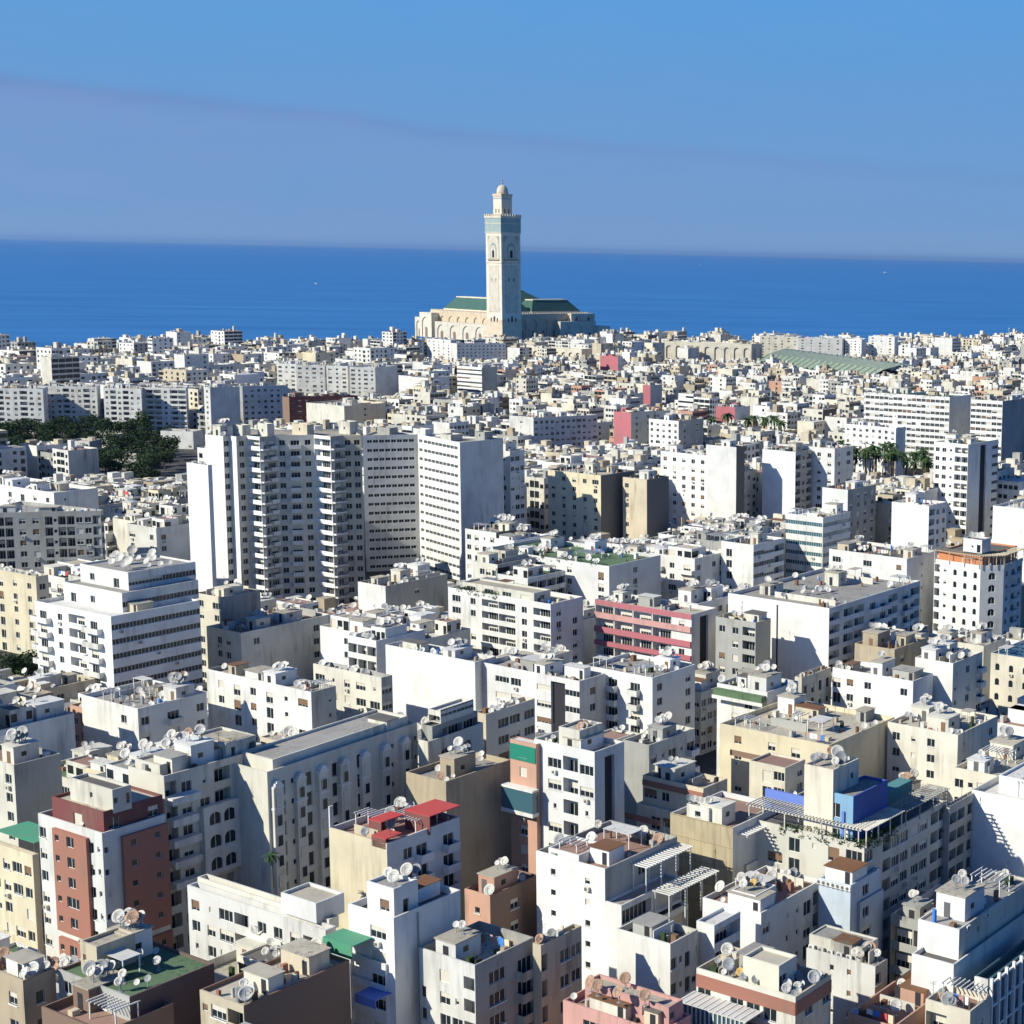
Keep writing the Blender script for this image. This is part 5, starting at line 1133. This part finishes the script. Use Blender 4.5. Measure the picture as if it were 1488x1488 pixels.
for b, i, a0, a1, n in GREEN:
    P, t, nn, L = face(b['poly'], i); mb = MB()
    for k in range(n):
        a = L*(a0+(a1-a0)*rt_.random()); leaves(mb, (P[0]+t[0]*a-nn[0]*rt_.uniform(-.2, .9), P[1]+t[1]*a-nn[1]*rt_.uniform(-.2, .9), b['z']+rt_.uniform(-.9, .5)), .6, 26, rt_, ('leaf', 'leafdark', 'leaflight'), .16)
    link('planter_hedge', mb.mesh('planter_hedge', O=b['O']), b['root'])

# ================================================================== MOSQUE
mr = link('mosque', None, None, (MIN[0], MIN[1], 5), 0, 'vast cream mosque with green roofs and a tall square minaret beside the sea', 'mosque')
OM = (MIN[0], MIN[1], 5)
mb = MB()
S = 200.; T_ = 160.
def mbx(mb, a0, a1, b0, b1, z0, z1, m, top=None): mb.box(C0, mA, mB_, a0, a1, b0, b1, z0, z1, m, top)
# main hall with tall blind arches on both visible walls
ws = []
def arcwall(mb, P, Q, z0, z1, n, m, dep=1.2, ratio=.62, hr=.8):
    L = math.hypot(Q[0]-P[0], Q[1]-P[1]); t = ((Q[0]-P[0])/L, (Q[1]-P[1])/L); nn = (t[1], -t[0])
    def pt(a, z, d=0): return (P[0]+t[0]*a-nn[0]*d, P[1]+t[1]*a-nn[1]*d, z)
    if n == 0: mb.poly([pt(0, z0), pt(L, z0), pt(L, z1), pt(0, z1)], m); return
    w = L/n; H = z1-z0
    for k in range(n):
        a = k*w; r = w*ratio/2; mid = a+w/2; zc = z0+H*hr-r; K = 8
        arc = [(mid-r*math.cos(math.pi*i/K), zc+r*math.sin(math.pi*i/K)*1.1) for i in range(K+1)]
        mb.poly([pt(a, z0), pt(mid-r, z0), pt(mid-r, zc), pt(a, zc)], m); mb.poly([pt(mid+r, z0), pt(a+w, z0), pt(a+w, zc), pt(mid+r, zc)], m)
        mb.poly([pt(a, zc)]+[pt(*q) for q in arc[:K//2+1]]+[pt(mid, z1), pt(a, z1)], m); mb.poly([pt(*q) for q in arc[K//2:]]+[pt(a+w, zc), pt(a+w, z1), pt(mid, z1)], m)
        mb.poly([pt(mid-r, z0, dep), pt(mid+r, z0, dep)]+[pt(q[0], q[1], dep) for q in reversed(arc)], m)
        full = [(mid-r, z0)]+arc+[(mid+r, z0)]
        for (x1, y1), (x2, y2) in zip(full, full[1:]): mb.poly([pt(x1, y1), pt(x2, y2), pt(x2, y2, dep), pt(x1, y1, dep)], m)
        r2 = r*.34; zb = z0+H*hr*.42; arc2 = [(mid-r2*math.cos(math.pi*i/K), zb+r2*math.sin(math.pi*i/K)) for i in range(K+1)]
        mb.poly([pt(mid-r2, z0, dep-.1), pt(mid+r2, z0, dep-.1)]+[pt(q[0], q[1], dep-.1) for q in reversed(arc2)], 'wall_brown')
def prism(mb, a0, a1, b0, b1, z0, z1, nA, nB, m):
    p = [mp(a1, b0), mp(a0, b0), mp(a0, b1), mp(a1, b1)]
    arcwall(mb, p[0], p[1], z0, z1, nA, m); arcwall(mb, p[1], p[2], z0, z1, nB, m)
    arcwall(mb, p[2], p[3], z0, z1, 0, m); arcwall(mb, p[3], p[0], z0, z1, 0, m); mb.poly([(q[0], q[1], z1) for q in p], 'roof_white')
prism(mb, 8, 168, 8, 150, 5, 41, 9, 8, 'stone'); link('hall_wall', mb.mesh('hall_wall', O=OM), mr)
for q in ((6, 140, -6, 7.9, 5, 27, 5, 1), (150, 176, -4, 40, 5, 38, 1, 2), (176.1, 192, 0, 40, 5, 31, 1, 2), (-4, 7.9, 88, 150, 5, 31, 1, 3), (0, 7.9, 110, 152, 31.1, 41.2, 1, 2), (-8, 30, 150.1, 172, 5, 24, 2, 2)):
    mb = MB(); prism(mb, *q, 'stonepale'); link('side_chapel', mb.mesh('side_chapel', O=OM), mr)
mb = MB()
for k in range(56): mbx(mb, 8+k*2.86, 9.6+k*2.86, 8.2, 9.2, 41, 42.6, 'stonepale')
for k in range(48): mbx(mb, 8.2, 9.2, 8+k*2.95, 9.6+k*2.95, 41, 42.6, 'stonepale')
link('merlon_row', mb.mesh('merlon_row', O=OM), mr)
def hip(mb, a0, a1, b0, b1, z0, z1, ins, m, ov=2.):
    P = [mp(a1, b0), mp(a0, b0), mp(a0, b1), mp(a1, b1)]; Q = [mp(a1-ins, b0+ins), mp(a0+ins, b0+ins), mp(a0+ins, b1-ins), mp(a1-ins, b1-ins)]
    for i in range(4): j = (i+1) % 4; mb.poly([(*P[i], z0), (*P[j], z0), (*Q[j], z1), (*Q[i], z1)], m)
    mb.poly([(*q, z1) for q in Q], m)
    for i in range(4):
        j = (i+1) % 4
        mb.poly([(*P[i], z0-1.5), (*P[j], z0-1.5), (*P[j], z0), (*P[i], z0)], 'stonepale')
for nm, q in (('roof', (18, 150, 16, 56, 44, 59, 12)), ('roof', (16, 56, 56.1, 140, 44, 58, 12)), ('roof', (50, 120, 50, 118, 52, 69, 26))):
    mb = MB(); hip(mb, *q, 'tilegreen'); mbx(mb, q[0]+q[6], q[1]-q[6], q[2]+q[6], q[3]-q[6], q[5]+.02, q[5]+1.4, 'stonepale'); link(nm, mb.mesh(nm, O=OM), mr)
mb = MB()
mbx(mb, 14, 154, 14, 60, 41.1, 42.5, 'stone'); mbx(mb, 14, 60, 60.1, 144, 41.1, 42.5, 'stone'); mbx(mb, 52, 118, 62, 116, 41.2, 50.5, 'stone'); link('clerestory', mb.mesh('clerestory', O=OM), mr)
# minaret
mn = link('minaret', None, mr, (0, 0, 0)); hs = 15.2
def sq(mb, s, z0, z1, m, top=None): mb.box(MIN, mA, mB_, -s, s, -s, s, z0, z1, m, top)
mb = MB(); sq(mb, hs, 4, 146, 'stonepale'); sq(mb, hs+.5, 4, 36, 'stone'); link('shaft', mb.mesh('shaft', O=OM), mn)
mb = MB(); sq(mb, hs+.6, 146, 163.5, 'tileteal'); sq(mb, hs+.9, 145, 146, 'stonepale'); sq(mb, hs+.8, 156.5, 157.3, 'stonepale'); link('tile_band', mb.mesh('tile_band', O=OM), mn)
mb = MB(); sq(mb, hs+1.2, 163.5, 166, 'stonepale')
for k in range(9):
    a = -hs-1.2+k*(2*hs+.6)/8.
    for s in (-1, 1): mb.box(MIN, mA, mB_, a, a+1.9, (hs+.4)*s-.5, (hs+.4)*s+.5, 166, 168.6, 'stonepale'); mb.box(MIN, mA, mB_, (hs+.4)*s-.5, (hs+.4)*s+.5, a, a+1.9, 166, 168.55, 'stonepale')
link('merlons', mb.mesh('merlons', O=OM), mn)
mb = MB(); sq(mb, 8.2, 166, 192, 'stonepale'); sq(mb, 8.9, 191, 194, 'stone'); sq(mb, 8.4, 187.5, 189, 'tileteal'); link('lantern', mb.mesh('lantern', O=OM), mn)
mb = MB()
for i in range(8):
    a0, a1 = i/8*math.pi/2, (i+1)/8*math.pi/2
    mb.tube((MIN[0], MIN[1], 196+9.5*math.sin(a0)), (MIN[0], MIN[1], 196+9.5*math.sin(a1)), 7.2*math.cos(a0), max(.05, 7.2*math.cos(a1)), 'stonepale', 20, False)
mb.tube((MIN[0], MIN[1], 194), (MIN[0], MIN[1], 196), 7.4, 7.2, 'stone', 20); link('dome', mb.mesh('dome', O=OM), mn)
mb = MB(); mb.tube((MIN[0], MIN[1], 205), (MIN[0], MIN[1], 217), .4, .15, 'steel', 8)
for z, r in ((207.3, 1.5), (210.3, 1.1), (212.7, .7)):
    mb.tube((MIN[0], MIN[1], z-r), (MIN[0], MIN[1], z), .3, r, 'steel', 12); mb.tube((MIN[0], MIN[1], z), (MIN[0], MIN[1], z+r), r, .2, 'steel', 12)
link('finial', mb.mesh('finial', O=OM), mn)
# carved window panels on the minaret faces
mb = MB()
def fpanel(face_, a0, a1, z0, z1, d, m, arch=False):
    if face_ == 0: O_, t, n = (MIN[0]-mB_[0]*hs, MIN[1]-mB_[1]*hs), (-mA[0], -mA[1]), (-mB_[0], -mB_[1])
    else: O_, t, n = (MIN[0]-mA[0]*hs, MIN[1]-mA[1]*hs), mB_, (-mA[0], -mA[1])
    if not arch: mb.box(O_, t, n, a0, a1, .01, d, z0, z1, m)
    else:
        mid, r = (a0+a1)/2, (a1-a0)/2; pts = [(a0, z0), (a1, z0)]+[(mid+r*math.cos(math.pi*i/10), z1-r+r*1.25*math.sin(math.pi*i/10)) for i in range(11)]
        mb.poly([(O_[0]+t[0]*x+n[0]*d, O_[1]+t[1]*x+n[1]*d, z) for x, z in pts], m)
for f_ in (0, 1):
    fpanel(f_, -11.5, 11.5, 112, 141.5, .25, 'stone'); fpanel(f_, -11, 11, 126, 140.5, .35, 'tileteal')
    fpanel(f_, -11, 11, 112.5, 140, .5, 'stonepale', True); fpanel(f_, -6.5, 6.5, 113, 131, .6, 'tileteal', True); fpanel(f_, -5.0, 5.0, 113, 128.5, .7, 'stonepale', True); fpanel(f_, -2.2, 2.2, 114, 123, .8, 'dark', True)
    fpanel(f_, -11, 11, 110.5, 112, 1.4, 'tan' if 'tan' in M else 'wall_tan')
    for q in (-4, 4): fpanel(f_, q-1, q+1, 84, 88, .2, 'wall_tan' if f_ == 0 else 'dark', True)
    for q in (-6, 0, 6): fpanel(f_, q-.9-(.5 if q == 0 else 0), q+.9+(.5 if q == 0 else 0), 33, 38+(2 if q == 0 else 0), .65, 'dark', True)
    fpanel(f_, -hs-.1, hs+.1, 107, 107.8, .4, 'stone'); fpanel(f_, -10, 10, 45, 104, .12, 'stone'); fpanel(f_, -9.2, 9.2, 46, 103, .2, 'stonepale')
link('carved_panel', mb.mesh('carved_panel', O=OM), mn)
mb = MB()
for q in (-3, 3):
    for f_, (t_, n_) in enumerate(((mA, mB_), (mB_, mA))): mb.box((MIN[0]-n_[0]*8.2, MIN[1]-n_[1]*8.2), t_, (-n_[0], -n_[1]), q-.9, q+.9, .02, .1, 170, 175, 'dark')
link('lantern_window', mb.mesh('lantern_window', O=OM), mn)
# library with tiny pointed roofs right of the hall
for k, (x, w, lab) in enumerate(((893, 24, 'left'), (915, 18, 'right'))):
    p = atd(x, 492, 2230); mb = MB(); e = (1, 0), (0, 1)
    mb.box(p[:2], *e, -w/2-8, w/2+8, -12, 12, 4, 14, 'stonepale'); mb.box(p[:2], *e, -w/2-9, w/2+9, -13, 13, 14, 15, 'stone')
    o = link('domed_pavilion', None, None, (p[0], p[1], 4), 0, '%s dark pointed-roof pavilion beside the prayer hall at the shore' % lab, 'pavilion'); link('wall', mb.mesh('wall', O=(p[0], p[1], 4)), o)
    mb = MB(); mb.tube((p[0], p[1], 15.02), (p[0], p[1], 24), w*.48, .3, 'tilegreen', 8); link('roof', mb.mesh('roof', O=(p[0], p[1], 4)), o)
# ================================================================== GREEN RIBBED MARKET ROOF
o = link('market_hall', None, None, (SHED[0][0], SHED[0][1], gz(*SHED[0])), 0, 'broad market hall roof of parallel green ribs before the seafront row', 'market hall'); OS = (SHED[0][0], SHED[0][1], gz(*SHED[0]))
mb = MB(); A, B, C, D = SHED
for P, Q in ((A, B), (B, C), (C, D), (D, A)): mb.poly([(*P, 5), (*Q, 5), (*Q, 21), (*P, 21)], 'wall_white')
link('wall', mb.mesh('wall', O=OS), o); mb = MB(); n = 20
for k in range(n):
    u0, um, u1 = k/n, (k+.68)/n, (k+1)/n
    f = lambda u, e, z: (A[0]*(1-u)*(1-e)+B[0]*u*(1-e)+C[0]*u*e+D[0]*(1-u)*e, A[1]*(1-u)*(1-e)+B[1]*u*(1-e)+C[1]*u*e+D[1]*(1-u)*e, z)
    for e0, e1, h0, h1 in ((0, .3, 0, 6), (.3, .7, 6, 9), (.7, 1, 9, 6)):
        mb.poly([f(u0, e0, 21+h0), f(um, e0, 22.6+h0), f(um, e1, 22.6+h1), f(u0, e1, 21+h1)], 'market_green'); mb.poly([f(um, e0, 22.6+h0), f(u1, e0, 21+h0), f(u1, e1, 21+h1), f(um, e1, 22.6+h1)], 'market_pale')
link('ribbed_roof', mb.mesh('ribbed_roof', O=OS), o)
# ================================================================== GROUND, SHORE, SEA
mb = MB(); N1, N2 = 60, 70
gv = []
for j in range(N2+1):
    d = -400+j*(3400)/N2
    for i in range(N1+1):
        x = -1500+i*3000/N1; y = d; c = coast(x, max(y, 1)) if y > 200 else 500
        z = gz(x, y)-.02; z = z if c > 60 else max(-6, min(z, 3+(c-60)*.12 if c > -80 else -6))
        gv.append((x, y, z))
mb.v = gv; k = mb.mid('asphalt'); k2 = mb.mid('sand')
for j in range(N2):
    for i in range(N1):
        a = j*(N1+1)+i; mb.f.append((a, a+1, a+N1+2, a+N1+1)); mb.m.append(k if coast(gv[a][0], max(gv[a][1], 1)) > 80 or gv[a][1] < 200 else k2)
link('ground', mb.mesh('ground'), kind='structure')
m = bpy.data.materials.new('sea_water'); m.use_nodes = True; N = m.node_tree.nodes; L = m.node_tree.links; b = N['Principled BSDF']
b.inputs['Base Color'].default_value = (.012, .085, .30, 1); b.inputs['Roughness'].default_value = .55; b.inputs['Specular IOR Level'].default_value = .2
g = N.new('ShaderNodeNewGeometry'); mpn = N.new('ShaderNodeMapping'); mpn.inputs['Scale'].default_value = (.0014, .009, .01); L.new(g.outputs['Position'], mpn.inputs[0])
t = N.new('ShaderNodeTexNoise'); t.inputs['Scale'].default_value = 1; t.inputs['Detail'].default_value = 9; t.inputs['Roughness'].default_value = .7; L.new(mpn.outputs[0], t.inputs['Vector'])
r = N.new('ShaderNodeValToRGB'); r.color_ramp.elements[0].position = .28; r.color_ramp.elements[1].position = .74
r.color_ramp.elements[0].color = (.018, .115, .31, 1); r.color_ramp.elements[1].color = (.048, .20, .45, 1); L.new(t.outputs[0], r.inputs[0]); L.new(r.outputs[0], b.inputs['Base Color'])
bp = N.new('ShaderNodeBump'); bp.inputs['Strength'].default_value = .5; bp.inputs['Distance'].default_value = 1.5; t2 = N.new('ShaderNodeTexNoise'); t2.inputs['Scale'].default_value = .05; t2.inputs['Detail'].default_value = 6
L.new(g.outputs['Position'], t2.inputs['Vector']); L.new(t2.outputs[0], bp.inputs['Height']); L.new(bp.outputs[0], b.inputs['Normal']); M['sea_water'] = m
mb = MB(); mb.poly([(-90000, 1200, 0), (90000, 1200, 0), (90000, 140000, 0), (-90000, 140000, 0)], 'sea_water'); link('sea', mb.mesh('sea'), kind='structure')
# boats
for k, (x, y, L_, lab) in enumerate(((460, 413, 16, 'small white boat far out on the sea left of the minaret'), (1287, 397, 42, 'white ship on the sea above the pale seafront row, nearest to it'),
                                 (1018, 386, 24, 'tiny white boat near the horizon right of the minaret'), (1390, 393, 22, 'tiny white boat near the horizon at far right'))):
    p = at(x, y, 0); mb = MB(); e = (1, 0), (0, 1); s = L_; O_ = (p[0], p[1], 0)
    for a, c in (((-.5, .14), (.36, .14)),): pass
    hull = [(-.5, -.12), (.32, -.14), (.55, 0), (.32, .14), (-.5, .12)]
    lo = [(q[0]*.88*s+p[0], q[1]*.7*s+p[1], -.5) for q in hull]; hi = [(q[0]*s+p[0], q[1]*s+p[1], s*.09) for q in hull]
    for i in range(5): j = (i+1) % 5; mb.poly([lo[i], lo[j], hi[j], hi[i]], 'wall_white')
    mb.poly(hi, 'wall_white'); o = link('boat', None, None, O_, 0, lab, 'boat'); link('hull', mb.mesh('hull', O=O_), o)
    mb = MB(); mb.box(p, *e, -.38*s, .02*s, -.08*s, .08*s, s*.09, s*.22, 'wall_bright'); mb.box(p, *e, -.3*s, -.12*s, -.06*s, .06*s, s*.22, s*.3, 'wall_bright'); link('cabin', mb.mesh('cabin', O=O_), o)
    mb = MB(); mb.tube((p[0]-.2*s, p[1], s*.3), (p[0]-.2*s, p[1], s*.5), .01*s, .008*s, 'steel', 6); link('mast', mb.mesh('mast', O=O_), o)
p = atd(1466, 495, 2000); mb = MB(); mb.tube((p[0], p[1], 5), (p[0], p[1], 44), .9, .5, 'steel', 8); mb.tube((p[0], p[1], 44), (p[0], p[1], 45.5), 1.4, 1.0, 'steel', 8)
o = link('tall_mast', mb.mesh('tall_mast', O=(p[0], p[1], 5)), None, (p[0], p[1], 5), 0, 'thin tall pale mast standing at the shore on the far right', 'mast')

# ================================================================== SKY, SUN, CAMERA
SUN_AZ, SUN_EL = 253., 34.
w = bpy.data.worlds.new('World'); sc.world = w; w.use_nodes = True; N = w.node_tree.nodes; L = w.node_tree.links; bg = N['Background']
sky = N.new('ShaderNodeTexSky'); sky.sky_type = 'NISHITA'; sky.sun_disc = False; sky.sun_elevation = R_(SUN_EL); sky.sun_rotation = R_(SUN_AZ); sky.altitude = 100; sky.air_density = 1.1; sky.dust_density = .6; sky.ozone_density = 2.5
tc = N.new('ShaderNodeTexCoord'); sx = N.new('ShaderNodeSeparateXYZ'); L.new(tc.outputs['Generated'], sx.inputs[0])
def mth(op, a, b=None, c=None, clamp=False):
    m = N.new('ShaderNodeMath'); m.operation = op; m.use_clamp = clamp
    for i, v in enumerate((a, b, c)):
        if v is None: continue
        if isinstance(v, (int, float)): m.inputs[i].default_value = v
        else: L.new(v, m.inputs[i])
    return m.outputs[0]
def mixc(f, a, b):
    m = N.new('ShaderNodeMix'); m.data_type = 'RGBA'
    for i, v in ((0, f), (6, a), (7, b)):
        if isinstance(v, (int, float)): m.inputs[i].default_value = v
        elif isinstance(v, tuple): m.inputs[i].default_value = (*v, 1)
        else: L.new(v, m.inputs[i])
    return m.outputs[2]
rp = N.new('ShaderNodeValToRGB'); L.new(mth('MULTIPLY', sx.outputs[2], 5.), rp.inputs[0])       # 0..1 = elevation 0..11.5 deg
els = rp.color_ramp.elements
SKYC = [(0, (126, 164, 207)), (.1, (116, 158, 207)), (.4, (105, 157, 212)), (.75, (92, 158, 220)), (1, (78, 150, 220))]
els[0].position = 0; els[0].color = (*lin(SKYC[0][1]), 1); els[1].position = 1; els[1].color = (*lin(SKYC[-1][1]), 1)
for p_, c_ in SKYC[1:-1]: e = els.new(p_); e.color = (*lin(c_), 1)
nz = N.new('ShaderNodeTexNoise'); nz.inputs['Scale'].default_value = 3.5; nz.inputs['Detail'].default_value = 5; L.new(tc.outputs['Generated'], nz.inputs['Vector'])
slope = mth('DIVIDE', sx.outputs[0], sx.outputs[1])
bnd = mth('ADD', mth('MULTIPLY_ADD', slope, -.058, .0655), mth('MULTIPLY_ADD', nz.outputs[0], .026, -.013))
dz = mth('SUBTRACT', bnd, sx.outputs[2])           # > 0 below the haze layer's top
below = mth('MULTIPLY', mth('MULTIPLY_ADD', dz, 160, .5, True), mth('MULTIPLY_ADD', slope, -1.5, .55, True))
line = mth('MULTIPLY', mth('SUBTRACT', 1, mth('MULTIPLY', mth('ABSOLUTE', mth('SUBTRACT', dz, .002)), 130), None, True), mth('MULTIPLY_ADD', slope, -.6, .35, True))
fade = mth('MULTIPLY', below, mth('SUBTRACT', 1.05, mth('MULTIPLY', dz, 13.), None, True))
front = mth('GREATER_THAN', sx.outputs[1], .05)
c1 = mixc(mth('MULTIPLY', mth('MULTIPLY', fade, .8), front), rp.outputs[0], lin((120, 153, 205)))
c2 = mixc(mth('MULTIPLY', mth('MULTIPLY', line, .6), front), c1, lin((98, 128, 188)))
mo = N.new('ShaderNodeTexNoise'); mo.inputs['Scale'].default_value = 14; mo.inputs['Detail'].default_value = 8; mo.inputs['Roughness'].default_value = .6
mm = N.new('ShaderNodeMapping'); mm.inputs['Scale'].default_value = (1, 1, 5); L.new(tc.outputs['Generated'], mm.inputs[0]); L.new(mm.outputs[0], mo.inputs['Vector'])
c2 = mixc(mth('MULTIPLY', mth('MULTIPLY_ADD', mo.outputs[0], 2.2, -.8, True), mth('MULTIPLY_ADD', below, .22, .08)), c2, lin((142, 160, 206)))
hi_ = mth('MULTIPLY_ADD', sx.outputs[2], 4.5, -.75, True)
skb = N.new('ShaderNodeVectorMath'); skb.operation = 'MULTIPLY'; skb.inputs[1].default_value = (.018, .048, .098); L.new(sky.outputs[0], skb.inputs[0])
EXPO = .3
side = mth('MULTIPLY_ADD', sx.outputs[1], -4, 2.9, True)       # low blue band ahead only; sky out of view dimmed to deepen shade
c2v = N.new('ShaderNodeVectorMath'); c2v.operation = 'SCALE'; c2v.inputs[3].default_value = 2**-EXPO; L.new(c2, c2v.inputs[0])
c2 = mixc(side, c2v.outputs[0], skb.outputs[0])
fin = mixc(hi_, c2, skb.outputs[0])
L.new(fin, bg.inputs[0]); bg.inputs[1].default_value = 1.0
sl = bpy.data.lights.new('Sun', 'SUN'); sl.energy = 5.0; sl.angle = R_(.5); sl.color = (1, .96, .83)
so = bpy.data.objects.new('Sun', sl); COL.objects.link(so)
a_, e_ = R_(SUN_AZ), R_(SUN_EL)
from mathutils import Vector, Matrix
dv = Vector((math.sin(a_)*math.cos(e_), math.cos(a_)*math.cos(e_), math.sin(e_)))
so.rotation_euler = dv.to_track_quat('Z', 'Y').to_euler(); so.location = dv*300
cam = bpy.data.cameras.new('Camera'); co = bpy.data.objects.new('Camera', cam); COL.objects.link(co); sc.camera = co
cam.sensor_width = 36; cam.lens = 36*F/W0; cam.shift_x = -(CX-744)/W0; cam.clip_start = 1; cam.clip_end = 200000
co.matrix_world = Matrix(((rt[0], up[0], -fw[0], 0), (rt[1], up[1], -fw[1], 0), (rt[2], up[2], -fw[2], EYE), (0, 0, 0, 1)))
sc.view_settings.view_transform = 'Standard'; sc.view_settings.look = 'None'; sc.view_settings.exposure = EXPO; sc.view_settings.gamma = 1
sc.render.resolution_x = sc.render.resolution_y = 1024
HZ = 0.000012
if HZ:
    mh = bpy.data.materials.new('haze'); mh.use_nodes = True; N = mh.node_tree.nodes; L = mh.node_tree.links; N.remove(N['Principled BSDF'])
    pv = N.new('ShaderNodeVolumePrincipled'); pv.inputs['Color'].default_value = (.36, .60, .95, 1); pv.inputs['Density'].default_value = HZ; pv.inputs['Anisotropy'].default_value = .3
    L.new(pv.outputs[0], N['Material Output'].inputs['Volume']); M['haze'] = mh
    mb = MB(); mb.box((0, 0), (1, 0), (0, 1), -95000, 95000, -2000, 145000, -8, 260, 'haze'); link('haze', mb.mesh('haze'), label='thin blue haze over the city and the sea', cat='haze', kind='stuff')
print('objects', len(bpy.data.objects), 'script done')
